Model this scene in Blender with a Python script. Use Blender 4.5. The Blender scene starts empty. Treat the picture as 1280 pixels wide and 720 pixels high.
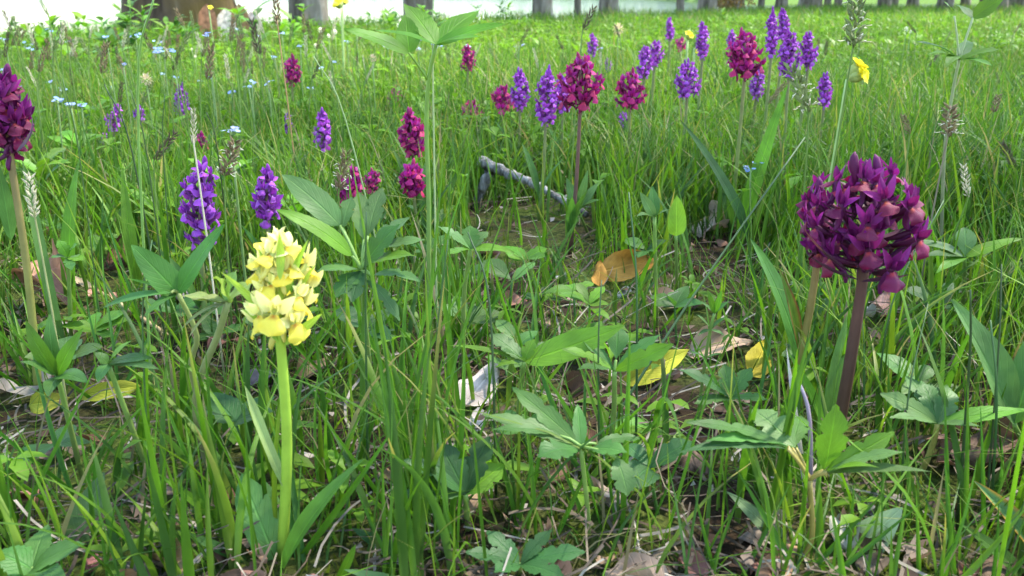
import bpy, math, random
import numpy as np
from mathutils import Vector, Matrix, Quaternion

random.seed(7); rng = np.random.default_rng(7)
scene = bpy.context.scene
COL = scene.collection

# ------------------------------------------------------------------ camera
CAM_H = 0.264
FPX = 1108.0
PITCH = math.atan(368.0 / FPX)
cam_data = bpy.data.cameras.new('camera')
cam_data.sensor_width = 36.0
cam_data.lens = 36.0 * FPX / 1280.0
cam_data.clip_start = 0.01
cam_data.clip_end = 3000.0
cam_data.dof.use_dof = True
cam_data.dof.focus_distance = 0.62
cam_data.dof.aperture_fstop = 20.0
cam = bpy.data.objects.new('camera', cam_data)
COL.objects.link(cam)
cam.location = (0, 0, CAM_H)
cam.rotation_euler = (math.pi / 2 - PITCH, 0, 0)
scene.camera = cam

# ------------------------------------------------------------------ light
SUN_EL = math.radians(58)
SUN_AZ = math.radians(62)       # clockwise from +Y (ahead): sun stands to the right, a little ahead
world = bpy.data.worlds.new('World'); scene.world = world; world.use_nodes = True
wn = world.node_tree.nodes; wl = world.node_tree.links
bg = wn['Background']
sky = wn.new('ShaderNodeTexSky'); sky.sky_type = 'NISHITA'; sky.sun_disc = False
sky.sun_elevation = SUN_EL; sky.sun_rotation = SUN_AZ
sky.air_density = 1.4; sky.dust_density = 0.7; sky.ozone_density = 1.0
wl.new(sky.outputs[0], bg.inputs[0]); bg.inputs[1].default_value = 0.135
sun_d = bpy.data.lights.new('sun', 'SUN'); sun_d.energy = 3.2; sun_d.angle = math.radians(4.0)
sun_d.color = (1.0, 0.93, 0.82)
sun = bpy.data.objects.new('sun', sun_d); COL.objects.link(sun)
sdir = Vector((math.sin(SUN_AZ) * math.cos(SUN_EL), math.cos(SUN_AZ) * math.cos(SUN_EL), math.sin(SUN_EL)))
sun.rotation_euler = sdir.to_track_quat('Z', 'Y').to_euler()
sun.location = (4, 2, 8)
scene.view_settings.view_transform = 'Standard'
scene.view_settings.look = 'None'
scene.view_settings.gamma = 1.0
scene.view_settings.exposure = 2.55
scene.render.engine = 'CYCLES'
scene.cycles.max_bounces = 8
scene.cycles.transmission_bounces = 6
scene.cycles.diffuse_bounces = 4

# ------------------------------------------------------------------ geometry of the place
CT, ST = math.cos(PITCH), math.sin(PITCH)

def at(px, py, Y):
    """point of the place seen in direction (px, py), Y metres ahead"""
    u = (px - 640) / FPX; v = (360 - py) / FPX
    t = Y / (CT + v * ST)
    return Vector((u * t, Y, CAM_H + (-ST + v * CT) * t))

def proj(x, y, z):
    z = z - CAM_H
    d = y * CT - z * ST
    v = y * ST + z * CT
    return 640 + FPX * x / d, 360 - FPX * v / d

_perm = rng.random((256, 256))
def vnoise(x, y, s=1.0, o=0):
    x = np.asarray(x, float) / s + 37.3 * o + 1000; y = np.asarray(y, float) / s + 11.7 * o + 1000
    xi = np.floor(x).astype(int); yi = np.floor(y).astype(int)
    fx = x - xi; fy = y - yi
    fx = fx * fx * (3 - 2 * fx); fy = fy * fy * (3 - 2 * fy)
    g = lambda a, b: _perm[a % 256, b % 256]
    return (g(xi, yi) * (1 - fx) + g(xi + 1, yi) * fx) * (1 - fy) + (g(xi, yi + 1) * (1 - fx) + g(xi + 1, yi + 1) * fx) * fy

def sstep(a, b, x):
    t = np.clip((x - a) / (b - a), 0, 1); return t * t * (3 - 2 * t)

EU = [-3, -0.9, -0.58, -0.35, -0.1, 0.02, 0.15, 0.25, 0.35, 0.6, 1.2, 3]
EY = [5.0, 5.0, 5.2, 6.4, 7.5, 9.5, 11.5, 14.0, 17.0, 18.0, 19.0, 20.0]
FU = [-3, -0.45, -0.1, 0.14, 0.2, 0.27, 0.4, 3]
FY = [170, 190, 170, 120, 75, 62, 70, 75]
def bank_edge(u): return np.interp(u, EU, EY)
def ground_z(x, y):
    x = np.asarray(x, float); y = np.asarray(y, float)
    r = np.hypot(x, y)
    u = np.where(y > 0.05, x / np.maximum(y, 0.05), np.sign(x) * 3)
    h = 0.0 * y
    h = h + (vnoise(x, y, 0.16, 1) - .5) * 0.014 + (vnoise(x, y, 0.045, 2) - .5) * 0.006 + (vnoise(x, y, 1.3, 3) - .5) * 0.03 * sstep(.5, 2.5, r)
    e = bank_edge(u)
    dr = sstep(e, e * 1.18 + .3, y)
    h = h - 0.95 * dr
    fy = np.interp(u, FU, FY)
    h = h + np.where(y > 20, sstep(fy * .95, fy * 1.12, y) * 1.6 + sstep(fy * 1.1, fy * 3.5, y) * (16 + 14 * vnoise(x, y, 60, 5)), 0)
    return h
def gz(x, y): return float(ground_z(x, y))

def lin(r, g, b):
    f = lambda c: (c / 255 / 12.92) if c / 255 <= 0.04045 else ((c / 255 + .055) / 1.055) ** 2.4
    return (f(r), f(g), f(b))

# ------------------------------------------------------------------ materials
def new_mat(name):
    m = bpy.data.materials.new(name); m.use_nodes = True
    nt = m.node_tree
    return m, nt, nt.nodes, nt.links, nt.nodes['Principled BSDF'], nt.nodes['Material Output']

def thin_mat(name, trans=0.4, rough=0.5, spec=0.35, noise=0.18, nscale=60, veins=False, tsat=(1.15, 1.25, .7), objvar=0.0, bump=0.0):
    m, nt, N, L, p, out = new_mat(name)
    a = N.new('ShaderNodeVertexColor'); a.layer_name = 'col'
    tc = N.new('ShaderNodeTexCoord')
    nz = N.new('ShaderNodeTexNoise'); nz.inputs['Scale'].default_value = nscale; nz.inputs['Detail'].default_value = 4
    L.new(tc.outputs['Object'], nz.inputs['Vector'])
    mr = N.new('ShaderNodeMapRange'); mr.inputs[1].default_value = .3; mr.inputs[2].default_value = .7
    mr.inputs[3].default_value = 1 - noise; mr.inputs[4].default_value = 1 + noise
    L.new(nz.outputs[0], mr.inputs[0])
    mul = N.new('ShaderNodeVectorMath'); mul.operation = 'SCALE'
    L.new(a.outputs[0], mul.inputs[0]); L.new(mr.outputs[0], mul.inputs['Scale'])
    colout = mul.outputs[0]
    if objvar:
        oi = N.new('ShaderNodeObjectInfo')
        hs = N.new('ShaderNodeHueSaturation')
        r1 = N.new('ShaderNodeMapRange'); r1.inputs[3].default_value = 1 - objvar; r1.inputs[4].default_value = 1 + objvar
        L.new(oi.outputs['Random'], r1.inputs[0]); L.new(r1.outputs[0], hs.inputs['Value'])
        r2 = N.new('ShaderNodeMapRange'); r2.inputs[3].default_value = .5 - objvar * .07; r2.inputs[4].default_value = .5 + objvar * .07
        fr = N.new('ShaderNodeMath'); fr.operation = 'FRACT'; m7 = N.new('ShaderNodeMath'); m7.operation = 'MULTIPLY'; m7.inputs[1].default_value = 7.31
        L.new(oi.outputs['Random'], m7.inputs[0]); L.new(m7.outputs[0], fr.inputs[0]); L.new(fr.outputs[0], r2.inputs[0]); L.new(r2.outputs[0], hs.inputs['Hue'])
        L.new(colout, hs.inputs['Color']); colout = hs.outputs[0]
    bumpin = None
    if veins:
        # uv: x across -1..1 stored as 0..1, y along; midrib plus slanting side veins
        uv = N.new('ShaderNodeUVMap'); sep = N.new('ShaderNodeSeparateXYZ'); L.new(uv.outputs[0], sep.inputs[0])
        sub = N.new('ShaderNodeMath'); sub.operation = 'SUBTRACT'; sub.inputs[1].default_value = .5; L.new(sep.outputs[0], sub.inputs[0])
        ab = N.new('ShaderNodeMath'); ab.operation = 'ABSOLUTE'; L.new(sub.outputs[0], ab.inputs[0])
        mid = N.new('ShaderNodeMapRange'); mid.inputs[1].default_value = .012; mid.inputs[2].default_value = .045; mid.inputs[3].default_value = 1; mid.inputs[4].default_value = 0
        L.new(ab.outputs[0], mid.inputs[0])
        s1 = N.new('ShaderNodeMath'); s1.operation = 'MULTIPLY_ADD'; s1.inputs[1].default_value = -0.75; L.new(ab.outputs[0], s1.inputs[0]); L.new(sep.outputs[1], s1.inputs[2])
        s2 = N.new('ShaderNodeMath'); s2.operation = 'MULTIPLY'; s2.inputs[1].default_value = 50.0; L.new(s1.outputs[0], s2.inputs[0])
        nd = N.new('ShaderNodeMath'); nd.operation = 'MULTIPLY_ADD'; nd.inputs[1].default_value = 3.0; L.new(nz.outputs[0], nd.inputs[0]); L.new(s2.outputs[0], nd.inputs[2])
        sn = N.new('ShaderNodeMath'); sn.operation = 'SINE'; L.new(nd.outputs[0], sn.inputs[0])
        sv = N.new('ShaderNodeMapRange'); sv.inputs[1].default_value = .82; sv.inputs[2].default_value = 1.0; sv.inputs[3].default_value = 0; sv.inputs[4].default_value = .35
        L.new(sn.outputs[0], sv.inputs[0])
        mx = N.new('ShaderNodeMath'); mx.operation = 'MAXIMUM'; L.new(mid.outputs[0], mx.inputs[0]); L.new(sv.outputs[0], mx.inputs[1])
        lt = N.new('ShaderNodeVectorMath'); lt.operation = 'SCALE'; lt.inputs['Scale'].default_value = 1.55; L.new(colout, lt.inputs[0])
        mc = N.new('ShaderNodeMix'); mc.data_type = 'RGBA'
        mf = N.new('ShaderNodeMath'); mf.operation = 'MULTIPLY'; mf.inputs[1].default_value = .7; L.new(mx.outputs[0], mf.inputs[0])
        L.new(mf.outputs[0], mc.inputs[0]); L.new(colout, mc.inputs[6]); L.new(lt.outputs[0], mc.inputs[7])
        colout = mc.outputs[2]
        ad = N.new('ShaderNodeMath'); ad.operation = 'MULTIPLY_ADD'; ad.inputs[1].default_value = -.8; L.new(mx.outputs[0], ad.inputs[0]); L.new(nz.outputs[0], ad.inputs[2])
        bumpin = ad.outputs[0]
    elif bump: bumpin = nz.outputs[0]
    if bumpin is not None:
        bp = N.new('ShaderNodeBump'); bp.inputs['Strength'].default_value = bump or .35; bp.inputs['Distance'].default_value = .001
        L.new(bumpin, bp.inputs['Height']); L.new(bp.outputs[0], p.inputs['Normal'])
    L.new(colout, p.inputs['Base Color'])
    p.inputs['Roughness'].default_value = rough
    p.inputs['Specular IOR Level'].default_value = spec
    if trans > 0:
        tr = N.new('ShaderNodeBsdfTranslucent')
        tm = N.new('ShaderNodeVectorMath'); tm.operation = 'MULTIPLY'; tm.inputs[1].default_value = tsat
        L.new(colout, tm.inputs[0]); L.new(tm.outputs[0], tr.inputs[0])
        ms = N.new('ShaderNodeMixShader'); ms.inputs[0].default_value = trans
        L.new(p.outputs[0], ms.inputs[1]); L.new(tr.outputs[0], ms.inputs[2]); L.new(ms.outputs[0], out.inputs[0])
    return m

M_grass = thin_mat('grass_blade', .46, .5, .25, .2, 45)
M_leaf = thin_mat('leaf', .36, .5, .3, .26, 48, veins=True, objvar=.16, bump=.6)
M_stem = thin_mat('stem', 0, .5, .35, .15, 90, bump=.2)
M_petal = thin_mat('petal', .3, .5, .3, .2, 160, tsat=(1.15, 1.0, 1.1), objvar=.22, bump=.25)
M_pale = thin_mat('pale_petal', .42, .55, .25, .1, 160, tsat=(1.1, 1.05, .8))
M_dead = thin_mat('dead_leaf', .12, .7, .2, .4, 55, veins=True, tsat=(1, 1, .8), objvar=.28, bump=.7)
M_straw = thin_mat('straw', .2, .6, .25, .3, 60, tsat=(1, 1, .9))
M_crown = thin_mat('tree_leaf', .4, .5, .35, .2, 3)

def bark_mat(name, c1, c2, c3, sc=9.0, moss=0.0):
    m, nt, N, L, p, out = new_mat(name)
    tc = N.new('ShaderNodeTexCoord'); mp = N.new('ShaderNodeMapping'); mp.inputs['Scale'].default_value = (1, 1, .28)
    L.new(tc.outputs['Object'], mp.inputs[0])
    n1 = N.new('ShaderNodeTexNoise'); n1.inputs['Scale'].default_value = sc; n1.inputs['Detail'].default_value = 8; n1.inputs['Distortion'].default_value = .6
    L.new(mp.outputs[0], n1.inputs[0])
    cr = N.new('ShaderNodeValToRGB'); e = cr.color_ramp.elements
    e[0].position = .32; e[0].color = (*c1, 1); e[1].position = .62; e[1].color = (*c2, 1)
    x = e.new(.78); x.color = (*c3, 1)
    L.new(n1.outputs[0], cr.inputs[0])
    n2 = N.new('ShaderNodeTexNoise'); n2.inputs['Scale'].default_value = 3.0; n2.inputs['Detail'].default_value = 5
    L.new(tc.outputs['Object'], n2.inputs[0])
    mr = N.new('ShaderNodeMapRange'); mr.inputs[1].default_value = .45; mr.inputs[2].default_value = .62; mr.inputs[4].default_value = moss
    L.new(n2.outputs[0], mr.inputs[0])
    mc = N.new('ShaderNodeMix'); mc.data_type = 'RGBA'; mc.inputs[7].default_value = (.11, .075, .022, 1)
    L.new(mr.outputs[0], mc.inputs[0]); L.new(cr.outputs[0], mc.inputs[6]); L.new(mc.outputs[2], p.inputs['Base Color'])
    bp = N.new('ShaderNodeBump'); bp.inputs['Distance'].default_value = .02; bp.inputs['Strength'].default_value = .9
    L.new(n1.outputs[0], bp.inputs['Height']); L.new(bp.outputs[0], p.inputs['Normal'])
    p.inputs['Roughness'].default_value = .9; p.inputs['Specular IOR Level'].default_value = .15
    return m
M_bark = bark_mat('bark', (.06, .05, .04), (.20, .18, .15), (.36, .34, .30), 14, .3)
M_bark_moss = bark_mat('mossy_bark', (.03, .02, .012), (.10, .07, .045), (.2, .16, .12), 9, .85)
M_stick = bark_mat('weathered_twig', (.10, .09, .08), (.34, .32, .29), (.62, .60, .56), 110, .1)

def soil_mat():
    m, nt, N, L, p, out = new_mat('soil')
    tc = N.new('ShaderNodeTexCoord')
    n1 = N.new('ShaderNodeTexNoise'); n1.inputs['Scale'].default_value = 55; n1.inputs['Detail'].default_value = 9; n1.inputs['Roughness'].default_value = .7
    n2 = N.new('ShaderNodeTexNoise'); n2.inputs['Scale'].default_value = 7; n2.inputs['Detail'].default_value = 6
    n3 = N.new('ShaderNodeTexNoise'); n3.inputs['Scale'].default_value = 260; n3.inputs['Detail'].default_value = 3
    for n in (n1, n2, n3): L.new(tc.outputs['Object'], n.inputs[0])
    cr = N.new('ShaderNodeValToRGB'); e = cr.color_ramp.elements
    e[0].position = .3; e[0].color = (.012, .008, .005, 1); e[1].position = .75; e[1].color = (.085, .055, .032, 1)
    x = e.new(.52); x.color = (.035, .023, .013, 1)
    L.new(n1.outputs[0], cr.inputs[0])
    mr = N.new('ShaderNodeMapRange'); mr.inputs[1].default_value = .44; mr.inputs[2].default_value = .6; mr.inputs[4].default_value = .85
    L.new(n2.outputs[0], mr.inputs[0])
    moss = N.new('ShaderNodeValToRGB'); e = moss.color_ramp.elements
    e[0].position = .35; e[0].color = (.03, .055, .008, 1); e[1].position = .7; e[1].color = (.11, .15, .025, 1)
    L.new(n3.outputs[0], moss.inputs[0])
    mc = N.new('ShaderNodeMix'); mc.data_type = 'RGBA'
    L.new(mr.outputs[0], mc.inputs[0]); L.new(cr.outputs[0], mc.inputs[6]); L.new(moss.outputs[0], mc.inputs[7])
    # far away the sward closes over the soil
    sx = N.new('ShaderNodeSeparateXYZ'); L.new(tc.outputs['Object'], sx.inputs[0])
    fr = N.new('ShaderNodeMapRange'); fr.inputs[1].default_value = 2; fr.inputs[2].default_value = 9; L.new(sx.outputs[1], fr.inputs[0])
    mc2 = N.new('ShaderNodeMix'); mc2.data_type = 'RGBA'; mc2.inputs[7].default_value = (.06, .11, .02, 1)
    L.new(fr.outputs[0], mc2.inputs[0]); L.new(mc.outputs[2], mc2.inputs[6]); L.new(mc2.outputs[2], p.inputs['Base Color'])
    bp = N.new('ShaderNodeBump'); bp.inputs['Distance'].default_value = .006; L.new(n1.outputs[0], bp.inputs['Height'])
    b2 = N.new('ShaderNodeBump'); b2.inputs['Distance'].default_value = .002; L.new(n3.outputs[0], b2.inputs['Height']); L.new(bp.outputs[0], b2.inputs['Normal'])
    L.new(b2.outputs[0], p.inputs['Normal'])
    p.inputs['Roughness'].default_value = .95; p.inputs['Specular IOR Level'].default_value = .1
    return m
M_soil = soil_mat()

def water_mat():
    m, nt, N, L, p, out = new_mat('lake_water')
    p.inputs['Base Color'].default_value = (.05, .07, .07, 1); p.inputs['Roughness'].default_value = .12
    p.inputs['IOR'].default_value = 1.33
    tc = N.new('ShaderNodeTexCoord'); n1 = N.new('ShaderNodeTexNoise'); n1.inputs['Scale'].default_value = 3.5; n1.inputs['Detail'].default_value = 6
    L.new(tc.outputs['Object'], n1.inputs[0])
    bp = N.new('ShaderNodeBump'); bp.inputs['Distance'].default_value = .03; bp.inputs['Strength'].default_value = .25
    L.new(n1.outputs[0], bp.inputs['Height']); L.new(bp.outputs[0], p.inputs['Normal'])
    return m
M_water = water_mat()

# ------------------------------------------------------------------ object helpers
def mesh_data(name, v, f, mat, col=None, uv=None, smooth=True):
    me = bpy.data.meshes.new(name)
    v = np.asarray(v, dtype=np.float32).reshape(-1, 3)
    me.from_pydata(v.tolist(), [], f)
    if col is not None:
        c = np.ones((len(v), 4), np.float32); c[:, :3] = np.asarray(col, np.float32)
        at_ = me.color_attributes.new('col', 'FLOAT_COLOR', 'POINT'); at_.data.foreach_set('color', c.ravel())
    if uv is not None:
        li = np.empty(len(me.loops), np.int32); me.loops.foreach_get('vertex_index', li)
        ul = me.uv_layers.new(name='UVMap'); ul.data.foreach_set('uv', np.asarray(uv, np.float32)[li].ravel())
    if smooth: me.polygons.foreach_set('use_smooth', [True] * len(me.polygons))
    me.materials.append(mat)
    me.update()
    return me

def quad_mesh(name, v, quads, mat, col):
    """big stuff meshes, straight from arrays"""
    me = bpy.data.meshes.new(name)
    n = len(v); q = len(quads)
    me.vertices.add(n); me.vertices.foreach_set('co', np.asarray(v, np.float32).ravel())
    me.loops.add(q * 4); me.loops.foreach_set('vertex_index', np.asarray(quads, np.int32).ravel())
    me.polygons.add(q)
    me.polygons.foreach_set('loop_start', np.arange(0, q * 4, 4, dtype=np.int32))
    try: me.polygons.foreach_set('loop_total', np.full(q, 4, np.int32))
    except Exception: pass
    me.polygons.foreach_set('use_smooth', np.ones(q, bool))
    c = np.ones((n, 4), np.float32); c[:, :3] = col
    a = me.color_attributes.new('col', 'FLOAT_COLOR', 'POINT'); a.data.foreach_set('color', c.ravel())
    me.materials.append(mat); me.update(calc_edges=True)
    return me

def link(name, me, parent=None, loc=None, mat=None):
    o = bpy.data.objects.new(name, me); COL.objects.link(o)
    if parent is not None: o.parent = parent
    if mat is not None: o.matrix_local = mat
    elif loc is not None: o.location = loc
    return o

def tag(o, label=None, cat=None, group=None, kind=None):
    if label: o['label'] = label
    if cat: o['category'] = cat
    if group: o['group'] = group
    if kind: o['kind'] = kind
    return o

def thing(name, loc, label, cat, group=None):
    o = bpy.data.objects.new(name, None); COL.objects.link(o)
    o.empty_display_size = .02; o.location = loc
    return tag(o, label, cat, group)

def on_ground(x, y, d=-0.004): return Vector((x, y, gz(x, y) + d))

# ------------------------------------------------------------------ shape helpers
def tube_arr(path, rad, n=7, cap=True):
    P = [Vector(p) for p in path]; v = []; f = []
    k = len(P)
    ref = Vector((1, 0.13, 0.07))
    for i, p in enumerate(P):
        d = (P[min(i + 1, k - 1)] - P[max(i - 1, 0)])
        if d.length < 1e-9: d = Vector((0, 0, 1))
        d.normalize()
        a = d.cross(ref)
        if a.length < 1e-3: a = d.cross(Vector((0, 1, 0)))
        a.normalize(); b = d.cross(a)
        r = rad[i] if hasattr(rad, '__len__') else rad
        for j in range(n):
            t = 2 * math.pi * j / n
            v.append(p + a * (math.cos(t) * r) + b * (math.sin(t) * r))
    for i in range(k - 1):
        for j in range(n):
            f.append((i * n + j, i * n + (j + 1) % n, (i + 1) * n + (j + 1) % n, (i + 1) * n + j))
    if cap:
        f.append(tuple(range(n))[::-1]); f.append(tuple((k - 1) * n + j for j in range(n)))
    return np.array([tuple(q) for q in v]), f

def curve_pts(pts, n=10):
    """Catmull-Rom through the given points"""
    P = [Vector(p) for p in pts]
    if len(P) == 2:
        return [P[0].lerp(P[1], i / n) for i in range(n + 1)]
    out = []
    Q = [P[0] * 2 - P[1]] + P + [P[-1] * 2 - P[-2]]
    per = max(2, n // (len(P) - 1))
    for i in range(1, len(Q) - 2):
        for j in range(per):
            t = j / per
            a, b, c, d = Q[i - 1], Q[i], Q[i + 1], Q[i + 2]
            out.append(.5 * ((2 * b) + (c - a) * t + (2 * a - 5 * b + 4 * c - d) * t * t + (3 * b - a - 3 * c + d) * t ** 3))
    out.append(P[-1]); return out

def prof_lance(t): return (math.sin(math.pi * min(1, t ** .75)) ** .85) if 0 < t < 1 else 0
def prof_ovate(t): return (math.sin(math.pi * t ** .62) ** .75) if 0 < t < 1 else 0
def prof_strap(t): return min(1, .55 + t * 2.2) * max(0, 1 - max(0, (t - .62) / .38) ** 2.0)
def prof_obov(t): return (math.sin(math.pi * t ** 1.5) ** .8) if 0 < t < 1 else 0
def prof_lobed(t):
    b = (math.sin(math.pi * t ** 1.15) ** .7) if 0 < t < 1 else 0
    return b * (1 - .42 * max(0, math.cos(t * 2 * math.pi * 3.2 + .6)) ** 3 * (t > .32))

def leaf_arr(L, W, prof, nS=10, nC=4, fold=.15, bend=.5, ser=0, nser=9, wave=0.0, cup=0, seed=0, curl=0):
    """strip of leaf along +Y, face up +Z. returns verts, faces, uv"""
    r = random.Random(seed); ph = r.random() * 6
    v = []; uv = []; f = []
    y = z = 0.0
    for i in range(nS + 1):
        t = i / nS
        a = bend * t
        if i: y += math.cos(bend * (t - .5 / nS)) * L / nS; z -= math.sin(bend * (t - .5 / nS)) * L / nS
        w = max(prof(t), .02 if i in (0, nS) else .05) * W / 2
        if ser and 0 < i < nS: w *= 1 - ser * ((t * nser + .3) % 1.0)
        for j in range(nC + 1):
            s = -1 + 2 * j / nC
            k = abs(s)
            off = fold * k * w + cup * k * k * w + wave * W * math.sin(t * 9 + ph + s * 1.3) * k * k + curl * W * k ** 3 * math.sin(t * 5 + ph)
            xx = s * w * (1 - .25 * abs(fold) * k)
            v.append((xx, y + math.sin(a) * off, z + math.cos(a) * off))
            uv.append((.5 + s * .5, t))
    m = nC + 1
    for i in range(nS):
        for j in range(nC):
            f.append((i * m + j, i * m + j + 1, (i + 1) * m + j + 1, (i + 1) * m + j))
    return np.array(v), f, np.array(uv)

def fit(v, base, tip, nrm, ntip):
    """carry a leaf array so that local root -> base and the local tip (mean of last row) -> tip"""
    base = Vector(base); tip = Vector(tip)
    lt = Vector(v[-ntip:].mean(axis=0))
    c = lt.length; ang = math.atan2(lt.z, lt.y)
    d = tip - base; s = d.length / max(c, 1e-6); d.normalize()
    n = Vector(nrm); n = n - d * n.dot(d)
    if n.length < 1e-3: n = Vector((0, -1, .2)) - d * Vector((0, -1, .2)).dot(d)
    n.normalize(); x = d.cross(n)
    R = Matrix((x, d, n)).transposed()
    R = R @ Matrix.Rotation(-ang, 3, 'X')
    A = np.array(R) * 1.0
    # keep the width true: scale only lengthways
    out = v * np.array([1.0, s, s])
    return out @ A.T + np.array(base)

def grad_col(uv, c0, c1, edge=None, ecol=None):
    c0 = np.array(c0); c1 = np.array(c1)
    t = uv[:, 1:2]
    c = c0 * (1 - t) + c1 * t
    if ecol is not None:
        k = np.clip((np.abs(uv[:, 0:1] - .5) * 2 - edge) / (1 - edge), 0, 1)
        c = c * (1 - k) + np.array(ecol) * k
    return c

def jit(c, a=.15):
    k = 1 + random.uniform(-a, a)
    return tuple(max(0, x * k * (1 + random.uniform(-a * .4, a * .4))) for x in c)

# ================================================================== THE SETTING
def build_ground():
    na = 300
    rad = np.concatenate([[0.02], np.geomspace(.08, 900, 190)])
    th = np.linspace(0, 2 * np.pi, na, endpoint=False)
    R, T = np.meshgrid(rad, th, indexing='ij')
    X = R * np.sin(T); Y = R * np.cos(T)
    Z = ground_z(X, Y)
    v = np.stack([X, Y, Z], -1).reshape(-1, 3)
    i, j = np.meshgrid(np.arange(len(rad) - 1), np.arange(na), indexing='ij')
    a = i * na + j; b = i * na + (j + 1) % na
    q = np.stack([a, a + na, b + na, b], -1).reshape(-1, 4)[:, ::-1]
    me = quad_mesh('ground', v, q, M_soil, np.full((len(v), 3), .1))
    tag(link('ground', me), kind='structure')
build_ground()

v, f = [], []
for i in range(64):
    a = 2 * math.pi * i / 64; v.append((math.cos(a) * 1000, math.sin(a) * 1000, -.47))
water = link('lake_water', mesh_data('lake_water', v, [tuple(range(64))], M_water, smooth=False))
tag(water, kind='structure')

# ------------------------------------------------------------------ trees along the shore
def trunk_mesh(name, h, r, mat, seed, flare=1.6, n=14, limbs=4, wob=.12):
    rr = random.Random(seed)
    V = []; F = []
    lx = rr.uniform(-.03, .03); ly = rr.uniform(-.03, .03)
    zs = [-.18, -.05, .0, .05, .1, .16, .25, .4, .6, .9, 1.3, 1.8, 2.5, 3.3, 4.2, 5.2, h]
    ph = [rr.random() * 6 for _ in range(5)]
    for z in zs:
        k = 1 + (flare - 1) * math.exp(-max(z, 0) * 5.5)
        tp = max(.25, 1 - z / h * .7)
        for j in range(n):
            a = 2 * math.pi * j / n
            fl = 1 + .22 * (k - 1) / max(flare - 1, .01) * math.cos(a * 5 + ph[0]) + wob * (.5 * math.sin(a * 3 + ph[1] + z * .8) + .35 * math.sin(a * 7 + ph[2] + z * 2.2) + .3 * rr.uniform(-.5, .5))
            q = r * tp * k * fl
            V.append((math.cos(a) * q + lx * z, math.sin(a) * q + ly * z, z))
    for i in range(len(zs) - 1):
        for j in range(n):
            F.append((i * n + j, i * n + (j + 1) % n, (i + 1) * n + (j + 1) % n, (i + 1) * n + j))
    top = len(V); 
    ends = []
    for k in range(limbs):
        z0 = rr.uniform(h * .5, h * .97); a = k * 2.4 + rr.random()
        p0 = Vector((lx * z0, ly * z0, z0)); L = rr.uniform(1.2, 2.4)
        p2 = p0 + Vector((math.cos(a) * L, math.sin(a) * L, L * rr.uniform(.5, 1.1)))
        p1 = p0.lerp(p2, .5) + Vector((0, 0, -.12))
        tv, tf = tube_arr(curve_pts([p0, p1, p2], 6), [r * .32, r * .27, r * .22, r * .18, r * .14, r * .1, r * .06][:len(curve_pts([p0, p1, p2], 6))], 6)
        o = len(V); V += [tuple(x) for x in tv]; F += [tuple(o + i for i in q) for q in tf]
        ends.append(p2)
    return mesh_data(name, V, F, mat), ends + [Vector((lx * h, ly * h, h))]

def crown_mesh(name, ends, seed, n=1300, size=.17, spread=1.0):
    g = np.random.default_rng(seed)
    E = np.array([tuple(e) for e in ends])
    # clumps round the limb ends
    cl = E[g.integers(0, len(E), 34)] + g.normal(0, .75 * spread, (34, 3)) * np.array([1, 1, .65])
    c = cl[g.integers(0, 34, n)] + g.normal(0, .34 * spread, (n, 3)) * np.array([1, 1, .7])
    a = g.normal(0, 1, (n, 3)); a /= np.linalg.norm(a, axis=1, keepdims=True)
    b = np.cross(a, g.normal(0, 1, (n, 3))); b /= np.linalg.norm(b, axis=1, keepdims=True)
    s = size * g.uniform(.6, 1.3, (n, 1))
    v = np.stack([c - a * s, c - b * s * .45, c + a * s, c + b * s * .45], 1).reshape(-1, 3)
    q = np.arange(n * 4).reshape(-1, 4)
    col = np.array([.07, .15, .025]) * g.uniform(.6, 1.4, (n, 1)) * np.array([1, 1, 1])
    return quad_mesh(name, v, q, M_crown, np.repeat(col, 4, axis=0))

def tree(px, Y, wpx, label, group=None, mat=M_bark, seed=0, flare=1.5, h=7.5, name='tree', n=14, wob=.12):
    x = (px - 640) / FPX * Y / CT * 1.0
    x = at(px, 10, Y).x
    r = wpx / 2 / FPX * Y
    t = thing(name, on_ground(x, Y, 0), label, 'tree', group)
    tm, ends = trunk_mesh('trunk', h, r, mat, seed, flare, n, wob=wob)
    link('trunk', tm, t)
    link('crown', crown_mesh('crown', ends, seed), t)
    return t

tree(232, 6.1, 112, 'thick mossy tree trunk with orange-brown bark at the edge of the bright lake', mat=M_bark_moss, seed=3, flare=1.2, n=40, h=9, wob=.2)
tree(386, 6.4, 44, 'dark grey tree trunk next to the thick mossy trunk', seed=4, flare=1.15, n=24)
tree(521, 9.0, 40, 'pale grey tree trunk behind the tall whorled leafy plant', seed=5, flare=1.1)
SH = 'tree trunk standing between the meadow and the lake'
for i, (px, Y, w) in enumerate([(677, 9.6, 22), (722, 10.2, 8), (760, 10.8, 22), (850, 12.2, 9), (884, 13.2, 20), (918, 14.6, 22), (951, 15.0, 8), (976, 15.2, 13),
                                (1012, 15.6, 26), (1034, 16.2, 8), (1047, 16.5, 9), (1105, 16.0, 15), (1116, 17.5, 10), (1140, 16.8, 12), (1180, 15.0, 17), (1206, 17.0, 11),
                                (1228, 17.5, 9), (1246, 14.5, 22), (1272, 15.5, 20), (1320, 14, 22), (1395, 15, 20)]):
    nm = 'slender grey ' + SH if w < 14 else 'grey-brown ' + SH
    tree(px, Y, w, nm, 'thin trees by the lake' if w < 14 else 'tree trunks by the lake', seed=40 + i, flare=1.15, h=random.uniform(6.3, 8.5))
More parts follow.
